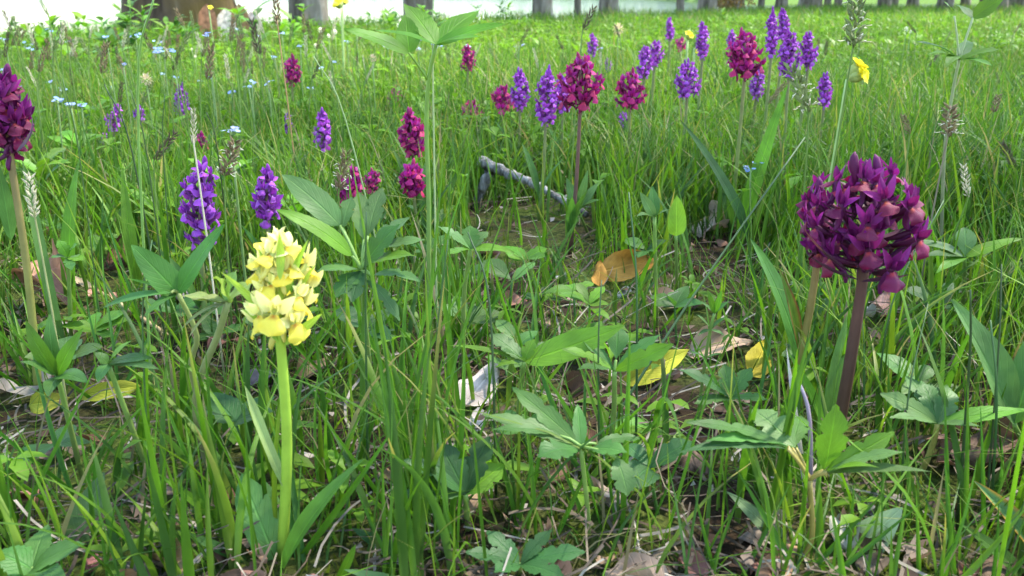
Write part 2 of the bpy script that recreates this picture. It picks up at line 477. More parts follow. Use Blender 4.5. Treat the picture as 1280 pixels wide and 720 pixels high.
# unseen trees added on the sunny side so their crowns shade the meadow
for (x0, y0, sd, nl, lb) in ((4.0, 2.45, 71, 850, 'unseen spreading tree added on the sunny side so its crown shades the near meadow'), (7.2, 5.6, 81, 700, 'second unseen spreading tree added on the sunny side to carry the shade farther over the meadow')):
    t = thing('tree', on_ground(x0, y0, 0), lb, 'tree')
    tm, ends = trunk_mesh('trunk', 6.6, .16, M_bark, sd, 1.4, 18, limbs=9); link('trunk', tm, t)
    link('crown', crown_mesh('crown', ends + [Vector((dx, dy, 7.4)) for dx in (-1.6, 0, 1.6) for dy in (-1.5, 0, 1.4)], sd + 1, nl, .18, 1.15), t)
# the far bank of trees, a mass behind the water
def far_wood():
    g = np.random.default_rng(5); n = 16000
    u = g.uniform(-1.1, 1.4, n); d = np.interp(u, FU, FY) * g.uniform(1.10, 1.8, n)
    x = u * d; z0 = ground_z(x, d)
    hh = np.minimum(g.random(n) ** .8 * (4 + 5 * vnoise(x, d, 14, 8)), 9)
    c = np.stack([x, d, z0 + hh], -1)
    a = g.normal(0, 1, (n, 3)); a /= np.linalg.norm(a, axis=1, keepdims=True)
    b = np.cross(a, g.normal(0, 1, (n, 3))); b /= np.linalg.norm(b, axis=1, keepdims=True)
    s = .9 * g.uniform(.6, 1.4, (n, 1))
    v = np.stack([c - a * s, c - b * s * .6, c + a * s, c + b * s * .6], 1).reshape(-1, 3)
    col = np.array([.10, .15, .06]) * g.uniform(.6, 1.3, (n, 1))
    tag(link('far_wood', quad_mesh('far_wood', v, np.arange(n * 4).reshape(-1, 4), M_crown, np.repeat(col, 4, axis=0))),
        'pale green wood on the far side of the lake', 'wood', kind='stuff')
far_wood()

# ------------------------------------------------------------------ grass (nobody could count it)
# sight lines kept open: nothing tall grows right in front of the flowers
CLEAR = [(262, 270, 420, 445, .40), (330, 430, 372, 640, .36), (985, 190, 1170, 360, .52), (1035, 340, 1090, 520, .48), (0, 75, 48, 250, .6),
         (222, 192, 282, 310, .7), (312, 195, 356, 280, .75), (690, 60, 760, 140, .9), (766, 80, 812, 132, 1.0), (905, 35, 960, 95, 1.0),
         (495, 130, 535, 240, .95), (430, 10, 630, 110, .6), (1055, 70, 1092, 110, .8), (570, 30, 1040, 130, 1.3), (640, 80, 705, 160, 1.2),
         (588, 188, 745, 296, 1.14, .07), (165, 275, 285, 385, .42), (600, 480, 800, 625, .36), (862, 500, 1170, 610, .35), (700, 400, 870, 490, .42),
         (345, 215, 530, 385, .46), (20, 318, 105, 395, .74, .05), (735, 312, 805, 350, .82, .12), (865, 262, 918, 308, .97, .12), (825, 362, 880, 392, .72, .15), (860, 418, 945, 455, .6, .15), (765, 420, 865, 490, .55, .2), (1088, 362, 1125, 400, .72, .2), (1150, 530, 1280, 590, .48, .25), (132, 298, 182, 340, .85, .15), (0, 470, 165, 515, .54, .25), (925, 425, 970, 470, .58, .2), (268, 570, 350, 715, .372, .15), (360, 570, 460, 715, .36, .15), (298, 475, 345, 600, .368, .1), (1045, 625, 1135, 690, .37, .2), (900, 610, 950, 690, .38, .3), (1210, 595, 1280, 690, .37, .3), (870, 255, 960, 300, .97, .3), (1095, 475, 1280, 540, .4), (1185, 370, 1280, 520, .42), (570, 445, 640, 512, .54, .25)]
def keep(X, Y, Z):
    """X,Y,Z: (n, levels) blade centre lines -> mask of blades that leave the flowers in view"""
    ok = np.ones(len(X), bool)
    px, py = proj(X, Y, Z)
    for (x0, y0, x1, y1, d, *fr) in CLEAR:
        hit = (px > x0) & (px < x1) & (py > y0) & (py < y1) & (Y < d)
        hit = hit.any(axis=1)
        if fr: hit &= rng.random(len(hit)) > fr[0]
        ok &= ~hit
    return ok

def blades(x, y, h, w, lean, curl, S, keel, col, g, tipcol=None):
    n = len(x)
    az = g.uniform(0, 2 * np.pi, n); fa = az + np.pi / 2 + g.normal(0, .5, n)
    z = ground_z(x, y) - .004
    t = np.linspace(0, 1, S + 1)[None, :]
    hor = h[:, None] * (lean[:, None] * t + curl[:, None] * t ** 2.2)
    ver = h[:, None] * (t - .45 * np.minimum(curl[:, None], 1.6) * t ** 2.4)
    X = x[:, None] + hor * np.cos(az)[:, None]; Y = y[:, None] + hor * np.sin(az)[:, None]; Z = z[:, None] + ver
    ok = keep(X, Y, Z) & (Y > .27).all(axis=1)
    X, Y, Z, w, fa, az, col, h = X[ok], Y[ok], Z[ok], w[ok], fa[ok], az[ok], col[ok], h[ok]
    n = len(X)
    wt = w[:, None] * (.62 + .38 * np.minimum(1, t * 3)) * (1 - np.maximum(0, (t - .25) / .75) ** 1.7 * .96) / 2
    sx = np.cos(fa)[:, None] * wt; sy = np.sin(fa)[:, None] * wt
    L = np.stack([X - sx, Y - sy, Z], -1); R = np.stack([X + sx, Y + sy, Z], -1)
    if keel:
        k = wt * .55
        C = np.stack([X - np.sin(fa)[:, None] * k, Y + np.cos(fa)[:, None] * k, Z - k * .2], -1)
        V = np.stack([L, C, R], 2); m = 3
    else:
        V = np.stack([L, R], 2); m = 2
    V = V.reshape(-1, 3)
    base = (np.arange(n) * (S + 1) * m)[:, None, None]
    i = np.arange(S)[None, :, None]; j = np.arange(m - 1)[None, None, :]
    a = base + i * m + j
    q = np.stack([a, a + 1, a + m + 1, a + m], -1).reshape(-1, 4)
    tt = np.broadcast_to(t[:, :, None], (n, S + 1, m))[..., None]
    cc = col[:, None, None, :] * np.ones((n, S + 1, m, 1))
    tipy = (g.random(n) < .16)[:, None, None, None] * np.clip((tt - .6) / .4, 0, 1)
    cc = cc * (1 - tipy) + np.array([.30, .24, .08]) * tipy
    pale = np.clip(1 - tt * 5, 0, 1) * .5
    cc = cc * (1 - pale) + np.array([.22, .27, .1]) * pale
    return V, q, cc.reshape(-1, 3)

GREENS = np.array([[.062, .146, .012], [.088, .19, .014], [.044, .112, .011], [.128, .21, .018], [.046, .108, .022], [.076, .17, .009]])
def pick_col(n, g, x, y, straw=.04):
    c = GREENS[g.integers(0, len(GREENS), n)] * g.uniform(.75, 1.25, (n, 1))
    k = vnoise(x, y, .5, 7)[:, None]
    c = c * (1 - .35 * k) + np.array([.10, .20, .016]) * .35 * k
    s = g.random(n) < straw
    c[s] = np.array([.25, .21, .11]) * g.uniform(.6, 1.2, (s.sum(), 1))
    return c

# trampled, thin places where the soil and the litter show: (x0, x1, y0, y1, share of blades kept)
BARE = [(-.09, .20, .45, .80, .42), (-.36, -.13, .42, .62, .5), (.06, .13, .34, .44, .45), (-.06, .04, .34, .41, .6), (.10, .22, .62, .95, .6)]
def thin_out(x, y, g):
    ok = np.ones(len(x), bool)
    for (x0, x1, y0, y1, k) in BARE:
        inside = np.minimum(np.minimum(x - x0, x1 - x), np.minimum(y - y0, y1 - y)) / .03 + (vnoise(x, y, .05, 19) - .5) * 1.5
        p = 1 - (1 - k) * np.clip(inside, 0, 1)
        ok &= g.random(len(x)) < p
    return ok
parts = []
def scatter(n, y0, y1, g, clump=.35, thr=.0, half=.78, pad=.35, power=1.0):
    y = y0 + (y1 - y0) * g.random(n) ** power
    x = g.uniform(-1, 1, n) * (half * y + pad)
    d = vnoise(x, y, clump, 11) * .6 + vnoise(x, y, clump * .3, 12) * .4
    ok = g.random(n) < np.clip((d - thr) * 3.0, .12, 1)
    u = x / y
    ok &= y < bank_edge(u) * 1.06
    return x[ok], y[ok]
def add_blades(n, y0, y1, hr, wr, S, keel, leanr, curlr, seed, thr=.25, straw=.04, clump=.22, power=1.0, clumps=0):
    g = np.random.default_rng(seed)
    if clumps:
        cx, cy = scatter(clumps, y0, y1, g, clump, thr, power=power)
        i = g.integers(0, len(cx), n); sp = .006 + .012 * cy[i] ** .5
        x = cx[i] + g.normal(0, 1, n) * sp; y = cy[i] + g.normal(0, 1, n) * sp
        y = np.maximum(y, .28)
    else: x, y = scatter(n, y0, y1, g, clump, thr, power=power)
    ok = thin_out(x, y, g); x, y = x[ok], y[ok]
    m = len(x)
    hgt = g.uniform(*hr, m) * (.7 + .6 * vnoise(x, y, .4, 13))
    w = g.uniform(*wr, m)
    lean = np.abs(g.normal(0, leanr, m)); curl = np.abs(g.normal(0, curlr, m))
    parts.append(blades(x, y, hgt, w, lean, curl, S, keel, pick_col(m, g, x, y, straw), g))

# near: broad keeled blades in tufts, fine blades between them
add_blades(5200, .33, 1.2, (.07, .14), (.0028, .0052), 7, True, .18, .32, 1, .28, .02, .2, 1.0, clumps=850)
add_blades(14000, .33, 1.3, (.05, .135), (.0011, .0024), 6, True, .2, .32, 2, .28, .025, .16)
add_blades(17000, .33, 1.5, (.02, .065), (.0008, .0018), 4, False, .5, .6, 3, .12, .07, .12)
# middle
add_blades(48000, .9, 2.7, (.07, .155), (.0017, .0042), 5, False, .22, .42, 4, .2, .04, .3)
add_blades(18000, 1.0, 2.6, (.03, .08), (.0012, .003), 4, False, .5, .8, 5, .1, .1, .3)
# far
add_blades(60000, 2.5, 6.5, (.06, .14), (.0022, .0048), 3, False, .3, .55, 6, .12, .05, .6)
add_blades(70000, 6.0, 19.0, (.07, .15), (.004, .009), 3, False, .3, .5, 7, .05, .05, 1.2)
def merge(name, parts, mat, label, cat):
    o = 0; V = []; Q = []; C = []
    for v, q, c in parts:
        V.append(v); Q.append(q + o); C.append(c); o += len(v)
    ob = link(name, quad_mesh(name, np.concatenate(V), np.concatenate(Q), mat, np.concatenate(C)))
    return tag(ob, label, cat, kind='stuff')
merge('meadow_grass', parts, M_grass, 'green meadow grass covering the ground down to the lake', 'grass')

# dead grass thatch lying between the tufts
def thatch():
    g = np.random.default_rng(21)
    n = 9000
    y = .3 + 2.6 * g.random(n) ** 1.5; x = g.uniform(-1, 1, n) * (.78 * y + .35)
    L = g.uniform(.012, .06, n); w = g.uniform(.0006, .0018, n)
    az = g.uniform(0, 2 * np.pi, n); cv = g.normal(0, .7, n); up = g.normal(.12, .22, n)
    S = 4; t = np.linspace(-.5, .5, S + 1)[None]
    a = az[:, None] + cv[:, None] * t
    X = x[:, None] + L[:, None] * t * np.cos(a); Y = y[:, None] + L[:, None] * t * np.sin(a)
    Z = ground_z(X, Y) + .002 + g.random(n)[:, None] * .012 + L[:, None] * (t + .5) * np.maximum(up, 0)[:, None]
    nx = -np.sin(a) * w[:, None] / 2; ny = np.cos(a) * w[:, None] / 2
    V = np.stack([np.stack([X - nx, Y - ny, Z], -1), np.stack([X + nx, Y + ny, Z + w[:, None] * .3], -1)], 2).reshape(-1, 3)
    b = (np.arange(n) * (S + 1) * 2)[:, None] + np.arange(S)[None] * 2
    q = np.stack([b, b + 1, b + 3, b + 2], -1).reshape(-1, 4)
    base = np.array([[.13, .10, .065], [.08, .056, .035], [.26, .23, .18], [.05, .034, .022], [.08, .062, .045]])[g.integers(0, 5, n)] * g.uniform(.6, 1.2, (n, 1))
    return V, q, np.repeat(base, (S + 1) * 2, axis=0)
merge('dead_grass_thatch', [thatch()], M_straw, 'dry straw-coloured thatch lying on the soil between the grass', 'thatch')

# crumbs of leaf litter
def crumbs():
    g = np.random.default_rng(22); n = 7000
    y = .3 + 3.0 * g.random(n) ** 1.5; x = g.uniform(-1, 1, n) * (.78 * y + .35)
    z = ground_z(x, y) + .001 + g.random(n) * .008
    s = g.uniform(.002, .009, (n, 1)); a = g.uniform(0, 2 * np.pi, n)
    tilt = g.normal(0, .5, (n, 2))
    e1 = np.stack([np.cos(a), np.sin(a), tilt[:, 0]], -1) * s; e2 = np.stack([-np.sin(a), np.cos(a), tilt[:, 1]], -1) * s * g.uniform(.3, .9, (n, 1))
    c = np.stack([x, y, z], -1); k = g.uniform(.5, 1, (n, 4, 1)); dz = np.zeros((n, 1, 3)); dz[:, 0, 2] = s[:, 0] * .3
    V = np.stack([c - e1 * k[:, 0], c - e2 * k[:, 1], c + e1 * k[:, 2], c + e2 * k[:, 3]], 1)
    V[:, ::2] += dz
    col = np.array([[.12, .075, .045], [.07, .04, .024], [.2, .14, .10], [.32, .28, .24], [.09, .055, .035]])[g.integers(0, 5, n)] * g.uniform(.6, 1.2, (n, 1))
    return V.reshape(-1, 3), np.arange(n * 4).reshape(-1, 4), np.repeat(col, 4, axis=0)
merge('leaf_litter', [crumbs()], M_straw, 'small brown crumbs of leaf litter on the soil', 'leaf litter')

# low leafy ground cover: small toothed leaflets in threes to fives on short stalks
def cover():
    g = np.random.default_rng(23)
    out = []
    for (n, y0, y1, hr, lr, thr, S) in ((500, .34, 1.1, (.012, .05), (.010, .026), .42, 5), (5200, .9, 2.8, (.03, .095), (.014, .036), .34, 4), (7500, 2.6, 8, (.05, .11), (.02, .05), .34, 3)):
        x, y = scatter(n, y0, y1, g, .35, thr)
        n = len(x); k = 5
        hh = g.uniform(*hr, n); z = ground_z(x, y) + hh
        LL = g.uniform(*lr, n)
        a0 = g.uniform(0, 2 * np.pi, n)
        nl = g.integers(3, 6, n)
        dens = vnoise(x, y, .6, 15)[:, None]
        colb = np.array([.07, .17, .016]) * (1 - dens) + np.array([.125, .24, .016]) * dens
        colb = colb * g.uniform(.75, 1.2, (n, 1))
        for i in range(k):
            use = np.arange(n)[i < nl]
            m = len(use)
            a = a0[use] + i * 2 * np.pi / nl[use] + g.normal(0, .15, m)
            L = LL[use] * g.uniform(.75, 1.1, m); W = L * g.uniform(.38, .6, m)
            el = g.normal(.25, .35, m)
            t = np.linspace(0, 1, S + 1)[None]
            rr = L[:, None] * t * np.cos(el)[:, None]
            zz = z[use][:, None] + L[:, None] * (t * np.sin(el)[:, None] - .35 * t ** 2)
            X = x[use][:, None] + rr * np.cos(a)[:, None]; Y = y[use][:, None] + rr * np.sin(a)[:, None]
            ok = keep(X, Y, zz)
            wt = W[:, None] / 2 * np.maximum(np.sin(np.pi * t ** 1.1), .04) * (1 - .25 * (np.arange(S + 1) % 2)[None])
            sx = -np.sin(a)[:, None] * wt; sy = np.cos(a)[:, None] * wt
            V = np.stack([np.stack([X - sx, Y - sy, zz + wt * .3], -1), np.stack([X, Y, zz], -1), np.stack([X + sx, Y + sy, zz + wt * .3], -1)], 2)[ok]
            m = len(V)
            b = (np.arange(m) * (S + 1) * 3)[:, None, None] + np.arange(S)[None, :, None] * 3 + np.arange(2)[None, None]
            q = np.stack([b, b + 1, b + 4, b + 3], -1).reshape(-1, 4)
            out.append((V.reshape(-1, 3), q, np.repeat(colb[use][ok], (S + 1) * 3, axis=0)))
        # stalks
        r = hh * 0 + .0007 + .0002 * y
        V = np.stack([np.stack([x - r, y, z - hh - .004], -1), np.stack([x + r, y, z - hh - .004], -1), np.stack([x + r, y, z + .001], -1), np.stack([x - r, y, z + .001], -1)], 1)
        ok = keep(x[:, None], y[:, None], z[:, None])
        out.append((V[ok].reshape(-1, 3), np.arange(ok.sum() * 4).reshape(-1, 4), np.repeat(colb[ok], 4, axis=0)))
    return out
merge('ground_cover_leaves', cover(), M_grass, 'low bright green leafy ground cover growing through the grass', 'ground cover')

# moss: short upright shoots hugging the soil
def moss():
    g = np.random.default_rng(24); n = 22000
    y = .3 + 1.3 * g.random(n) ** 1.3; x = g.uniform(-1, 1, n) * (.75 * y + .3)
    ok = vnoise(x, y, .09, 16) * .6 + vnoise(x, y, .03, 17) * .4 > .52
    x, y = x[ok], y[ok]; n = len(x)
    h = g.uniform(.003, .011, n); w = g.uniform(.0012, .003, n); a = g.uniform(0, np.pi, n)
    z = ground_z(x, y) - .001; dx = g.normal(0, .4, n) * h; dy = g.normal(0, .4, n) * h
    cx, cy = np.cos(a) * w / 2, np.sin(a) * w / 2
    V = np.stack([np.stack([x - cx, y - cy, z], -1), np.stack([x + cx, y + cy, z], -1), np.stack([x + dx + cx * .2, y + dy + cy * .2, z + h], -1), np.stack([x + dx - cx * .2, y + dy - cy * .2, z + h], -1)], 1)
    col = np.array([.07, .095, .014]) * g.uniform(.6, 1.5, (n, 1))
    return V.reshape(-1, 3), np.arange(n * 4).reshape(-1, 4), np.repeat(col, 4, axis=0)
merge('moss', [moss()], M_grass, 'olive moss growing on the damp soil', 'moss')

# ================================================================== PLANT PARTS
def add_tube(name, pts, rad, c0, c1, parent, org, mat=M_stem, n=7, seg=10):
    P = curve_pts(pts, seg); k = len(P)
    if not hasattr(rad, '__len__'): rad = (rad, rad)
    R = [rad[0] + (rad[1] - rad[0]) * i / (k - 1) for i in range(k)]
    v, f = tube_arr([p - org for p in P], R, n)
    t = np.repeat(np.linspace(0, 1, k), n)[:, None]
    c = np.array(c0) * (1 - t) + np.array(c1) * t
    return link(name, mesh_data(name, v, f, mat, c), parent)

def add_leaf(name, base, tip, W, parent, org, prof=prof_lance, c0=(.09, .2, .04), c1=None, nrm=(0, -.25, 1), fold=.18, bend=.5, ser=0, nser=9,
             wave=.02, cup=0, nS=12, nC=4, mat=M_leaf, edge=.75, ecol=None, curl=0):
    L = (Vector(tip) - Vector(base)).length
    v, f, uv = leaf_arr(L, W, prof, nS, nC, fold, bend, ser, nser, wave, cup, random.randint(0, 9999), curl)
    v = fit(v, Vector(base) - org, Vector(tip) - org, nrm, nC + 1)
    return link(name, mesh_data(name, v, f, mat, grad_col(uv, c0, c1 or c0, edge, ecol), uv), parent)

LG = (.060, .148, .026)      # cool mid green leaf
LB = (.095, .215, .014)         # fresh yellow green
LD = (.036, .10, .024)        # deep green
LS = (.09, .172, .045)         # greyish, silvery
YEL = (.46, .36, .03)

# ------------------------------------------------------------------ orchid florets
def petal_arr(base, tip, W, nrm, prof=prof_ovate, bend=.3, fold=.2, cup=0, nS=6, nC=4, wave=.02, seed=0):
    L = (Vector(tip) - Vector(base)).length
    v, f, uv = leaf_arr(L, W, prof, nS, nC, fold, bend, 0, 9, wave, cup, seed)
    return fit(v, base, tip, nrm, nC + 1), f, uv
def prof_lip(t):
    b = min(1, .28 + 1.35 * t) if t < .62 else 1.0
    e = math.sqrt(max(0, 1 - max(0, (t - .72) / .28) ** 2))
    return b * (.05 + .95 * e) * (1 - .12 * math.exp(-((t - .8) / .05) ** 2))

SCH = {  # sepal, hood, lip, throat, spur, ovary, bract
    'dark': (lin(122, 28, 108), lin(98, 22, 80), lin(106, 11, 58), lin(180, 70, 45), lin(104, 32, 90), lin(70, 25, 45), (.075, .022, .045)),
    'magenta': (lin(150, 28, 120), lin(150, 30, 95), lin(165, 26, 92), lin(200, 70, 90), lin(150, 40, 110), lin(85, 40, 50), (.08, .05, .045)),
    'violet': (lin(150, 66, 172), lin(140, 55, 165), lin(160, 72, 182), lin(200, 150, 205), lin(150, 70, 172), lin(90, 45, 80), (.10, .05, .10)),
    'yellow': ((.86, .83, .38), (.86, .83, .34), (.88, .74, .10), (.42, .09, .01), (.72, .68, .2), (.30, .42, .06), (.26, .40, .05)),
}
def col_lip(uv, lip, throat):
    r = np.exp(-((uv[:, 1] - .10) / .13) ** 2) * np.exp(-((uv[:, 0] - .5) / .25) ** 2)
    r = np.clip(r * .9, 0, 1)[:, None]
    return np.array(lip) * (1 - r) + np.array(throat) * r

def floret_parts(kind, seed, hi=True):
    """local: +Y away from the stem, +Z up, unit 1 = one centimetre. list of (part name, verts, faces, colours)"""
    r = random.Random(seed); S, H, Lp, Th, Sp, Ov, Br = [np.array(c) for c in SCH[kind]]
    j = lambda a: r.uniform(-a, a)
    nS, nC = (7, 4) if hi else (4, 2)
    out = []
    v, f = tube_arr([(0, -.75, -.42), (0, -.3, -.2), (0, 0, .02), (0, .12, .12)], [.07, .12, .13, .07], 6 if hi else 4)
    out.append(('ovary', v, f, np.broadcast_to(Ov * .6 + H * .4, v.shape)))
    w = {'dark': .92, 'magenta': .9, 'violet': .95, 'yellow': .98}[kind]
    v, f, uv = petal_arr((0, .10, .0), (j(.06), .44 + j(.08), -.56 + j(.06)), w * .88, (0, .85, .6), prof_lip, .6, -.30, -.12, nS + 5 if hi else 5, nC + 2 if hi else 2, .07, seed)
    out.append(('lip', v, f, col_lip(uv, Lp, Th)))
    for s in (-1, 1):
        v, f, uv = petal_arr((.08 * s, .02, .06), (s * (.60 + j(.14)), .12 + j(.16), .58 + j(.2) + (.14 if kind == 'dark' else 0)), .30 if kind == 'dark' else .40, (0, .9, .25), prof_ovate, .35 * (1 if kind != 'violet' else 1.3), .22, .15, nS, nC, .03, seed + s)
        out.append(('sepal', v, f, grad_col(uv, S * .8 + Th * .06, S * 1.1)))
    v, f, uv = petal_arr((0, -.02, .08), (j(.08), .26 + j(.1), .80 + j(.1)), .36, (0, .8, .5), prof_ovate, .5, -.3, -.1, nS, nC, .03, seed + 5)
    out.append(('sepal', v, f, grad_col(uv, S * .75, S * 1.05)))
    hv, hf, hc, o = [], [], [], 0
    for s in (-1, 1):
        v, f, uv = petal_arr((.05 * s, .05, .08), (s * .12 + j(.04), .42 + j(.05), .50 + j(.06)), .30, (s * .8, .4, .5), prof_ovate, .6, -.3, -.1, nS - 1, nC, .02, seed + 9 + s)
        hv.append(v); hf += [tuple(o + i for i in q) for q in f]; hc.append(grad_col(uv, H, H * 1.1)); o += len(v)
    out.append(('hood', np.concatenate(hv), hf, np.concatenate(hc)))
    v, f = tube_arr(curve_pts([(0, .06, -.03), (0, -.12, -.22), (0, -.30, -.62), (0, -.28, -.9)], 6), [.13, .125, .12, .11, .1, .085, .05][:len(curve_pts([(0, 0, 0), (0, 0, 1), (0, 0, 2), (0, 0, 3)], 6))], 6 if hi else 4)
    out.append(('spur', v, f, np.broadcast_to(Sp, v.shape)))
    return out

FLO = {}
def floret_set(kind, hi):
    key = (kind, hi)
    if key in FLO: return FLO[key]
    mat = M_pale if kind == 'yellow' else M_petal
    res = []
    for s in range(5 if hi else 4):
        P = floret_parts(kind, 100 * s + 7, hi)
        if hi:
            res.append([(n, mesh_data(n, v, f, mat, c)) for n, v, f, c in P])
        else:
            V = []; F = []; C = []; o = 0
            for n, v, f, c in P:
                V.append(v); C.append(c); F += [tuple(o + i for i in q) for q in f]; o += len(v)
            res.append([('flower', mesh_data('flower', np.concatenate(V), F, mat, np.concatenate(C)))])
    # buds for the tip of the spike
    FLO[key] = res
    return res
BUD = {}
def bud_mesh(kind):
    if kind not in BUD:
        c = np.array(SCH[kind][1])
        v, f = tube_arr([(0, -.5, -.25), (0, -.2, -.05), (0, .15, .15), (0, .42, .38), (0, .55, .52)], [.06, .13, .2, .14, .02], 7)
        BUD[kind] = mesh_data('bud', v, f, M_pale if kind == 'yellow' else M_petal, np.broadcast_to(c, v.shape))
    return BUD[kind]

def orchid(kind, px, y0, y1, wpx, Y, label, n=16, hi=False, base_dx=0.0, tilt=0.0, stemw=.0022, s0=None, s1=None, base_Y=None, fs=None, leaves=2, group=None, spin=0.0, loose=0.0, name='orchid', bracts=True):
    top = at(px, y0, Y); bot = at(px - tilt, y1, Y)
    H = (top - bot).length; R = wpx / 2 / FPX * Y / CT
    bx = bot.x + base_dx; by = base_Y or Y
    base = on_ground(bx, by)
    t = thing(name, base, label, 'orchid', group)
    s0 = s0 or (.16, .24, .04); s1 = s1 or {'dark': (.10, .03, .04), 'magenta': (.13, .06, .05), 'violet': (.12, .07, .06), 'yellow': (.28, .42, .04)}[kind]
    ax = bot.lerp(top, .55 if hi else .8)
    mid = base.lerp(bot, .55) + Vector((-(base_dx) * .22, 0, 0))
    add_tube('stem', [base, mid, bot, ax], (stemw * 1.12, stemw * .72), s0, s1, t, base, n=9 if hi else 6, seg=15 if hi else 8)
    dirn = (top - bot).normalized()
    fs = fs or R * .95               # floret scale (metres for one unit)
    FS = floret_set(kind, hi)
    mat = M_pale if kind == 'yellow' else M_petal
    rr = random.Random(int(px * 7 + y0))
    for i in range(n):
        k = (i + .5) / n
        a = i * 2.39996 + spin + rr.uniform(-.25, .25)
        u = k ** .9
        shape = math.sin(math.pi * (.26 + .60 * u)) ** .8
        rad = max(0, (R * shape - fs * .50) * (1.0 if i % 3 else .45))
        hgt = .10 + .84 * u
        p = bot.lerp(top, hgt) - dirn * fs * .25
        out = Vector((math.cos(a), math.sin(a), 0))
        el = -.25 + 1.15 * u ** 2 + rr.uniform(-.18, .18)
        yv = (out * math.cos(el) + dirn * math.sin(el)).normalized()
        zv = (dirn - yv * dirn.dot(yv)); zv = zv.normalized() if zv.length > .05 else -out
        # near the tip face outwards and up
        xv = yv.cross(zv)
        roll = rr.uniform(-.35, .35)
        Rm = Matrix((xv, yv, zv)).transposed() @ Matrix.Rotation(roll, 3, 'Y')
        sc = fs * (1.06 - .22 * u) * rr.uniform(.84, 1.14)
        pos = p + out * (rad * rr.uniform(.8, 1.12)) + dirn * fs * rr.uniform(-.25, .25) - base
        M = Matrix.Translation(pos) @ (Rm @ Matrix.Diagonal((sc, sc, sc))).to_4x4()
        if k > .93 and kind != 'yellow':
            link('bud', bud_mesh(kind), t, mat=M)
        elif hi:
            var = FS[rr.randrange(len(FS))]
            fl = link('flower', var[0][1], t, mat=M)
            for nme, me in var[1:]: link(nme, me, fl)
        else:
            link('flower', FS[rr.randrange(len(FS))][0][1], t, mat=M)
        if bracts and (hi or i % 3 == 0) and k < .95:
            b0 = p - dirn * fs * .45
            b1 = b0 + out * (rad * .8 + fs * rr.uniform(.3, .55)) + dirn * fs * rr.uniform(.2, .8)
            add_leaf('bract', b0, b1, fs * .34, t, base, prof_lance, jit(SCH[kind][6]), None, tuple(dirn), .35, -.7, nS=7, nC=2)
    return t, base, bot, top

# ================================================================== THE ORCHIDS
# --- pale yellow one
t, b, bot, top = orchid('yellow', 350, 286, 416, 104, .36, 'pale yellow orchid with a thick green stem standing in the short grass', n=24, hi=True, stemw=.0025,
                        base_dx=-.0125, s0=(.24, .38, .035), s1=(.30, .44, .05), fs=.0132, spin=.6, bracts=False, base_Y=.372)
for (p0, p1, w, nr) in [((348, 428, .358), (300, 385, .352), 12, (-.5, -.6, .4)), ((352, 420, .357), (395, 330, .36), 13, (.6, -.5, .3)), ((340, 405, .357), (276, 340, .358), 13, (-.4, -.7, .4)),
                        ((355, 432, .356), (402, 392, .350), 13, (.5, -.5, .5)), ((345, 380, .356), (322, 310, .352), 12, (-.3, -.9, .1)), ((356, 372, .356), (385, 300, .353), 10, (.4, -.9, .1)), ((350, 350, .35), (349, 290, .352), 12, (0, -1, .1))]:
    add_leaf('bract', at(*p0), at(*p1), w / FPX * .36, t, b, prof_lance, (.25, .40, .05), (.34, .47, .07), nr, .3, -.8, nS=10)
add_leaf('leaf', at(345, 700, .37), at(302, 592, .385), 52 / FPX * .37, t, b, prof_strap, (.12, .24, .05), (.14, .27, .07), (.15, -.85, .5), .1, .35, nS=14)
add_leaf('leaf', at(340, 712, .375), at(330, 600, .40), 46 / FPX * .37, t, b, prof_strap, (.10, .22, .045), (.12, .24, .06), (.35, -.8, .4), .1, .3, nS=14)
add_leaf('leaf', at(352, 716, .362), at(456, 572, .36), 34 / FPX * .36, t, b, prof_lance, (.11, .25, .03), (.10, .23, .035), (-.5, -.55, .5), .45, .55, nS=16)
add_leaf('leaf', at(355, 606, .366), at(306, 482, .37), 17 / FPX * .36, t, b, prof_strap, (.30, .40, .14), (.34, .44, .18), (.6, -.7, .1), .5, -.25, nS=14)
add_leaf('leaf', at(350, 705, .37), at(300, 668, .40), 30 / FPX * .37, t, b, prof_lance, LD, LG, (0, -.3, 1), .2, .6, nS=12)

# --- big dark purple one and its neighbour
t, b, bot, top = orchid('dark', 1088, 195, 334, 156, .475, 'large dark purple orchid with a thick brownish-purple stem', n=40, hi=True, stemw=.0035, base_dx=-.004,
                        tilt=8, s0=(.085, .045, .025), s1=(.075, .022, .028), fs=.0155, spin=.3)
for (p0, p1, w) in [((1073, 350, .465), (1010, 318, .455), 12), ((1076, 352, .462), (1138, 343, .45), 13), ((1070, 345, .462), (1000, 278, .45), 13), ((1080, 342, .46), (1150, 300, .45), 12)]:
    add_leaf('bract', at(*p0), at(*p1), w / FPX * .46, t, b, prof_lance, (.07, .02, .04), (.09, .03, .05), (0, -.3, 1), .5, -.5, nS=10)
add_leaf('leaf', at(1035, 560, .475), at(1059, 392, .50), 26 / FPX * .47, t, b, prof_lance, (.10, .23, .03), (.12, .24, .05), (-.6, -.7, .2), .3, .25, nS=14)
add_leaf('leaf', at(1045, 575, .46), at(985, 440, .46), 22 / FPX * .47, t, b, prof_lance, LB, LB, (.5, -.7, .4), .3, .3, nS=14)
t, b, bot, top = orchid('dark', 1026, 218, 322, 64, .52, 'smaller dark purple orchid on a thin reddish stem pressed against the large dark one', n=15, hi=True, stemw=.0026, base_dx=-.012,
                        tilt=4, s0=(.22, .22, .03), s1=(.16, .05, .05), fs=.0145, spin=2.0)
add_leaf('leaf', at(1000, 448, .53), at(972, 332, .52), 20 / FPX * .52, t, b, prof_lance, (.17, .23, .03), (.09, .18, .03), (.5, -.8, .2), .35, .35, edge=.6, ecol=(.20, .05, .03), nS=14)
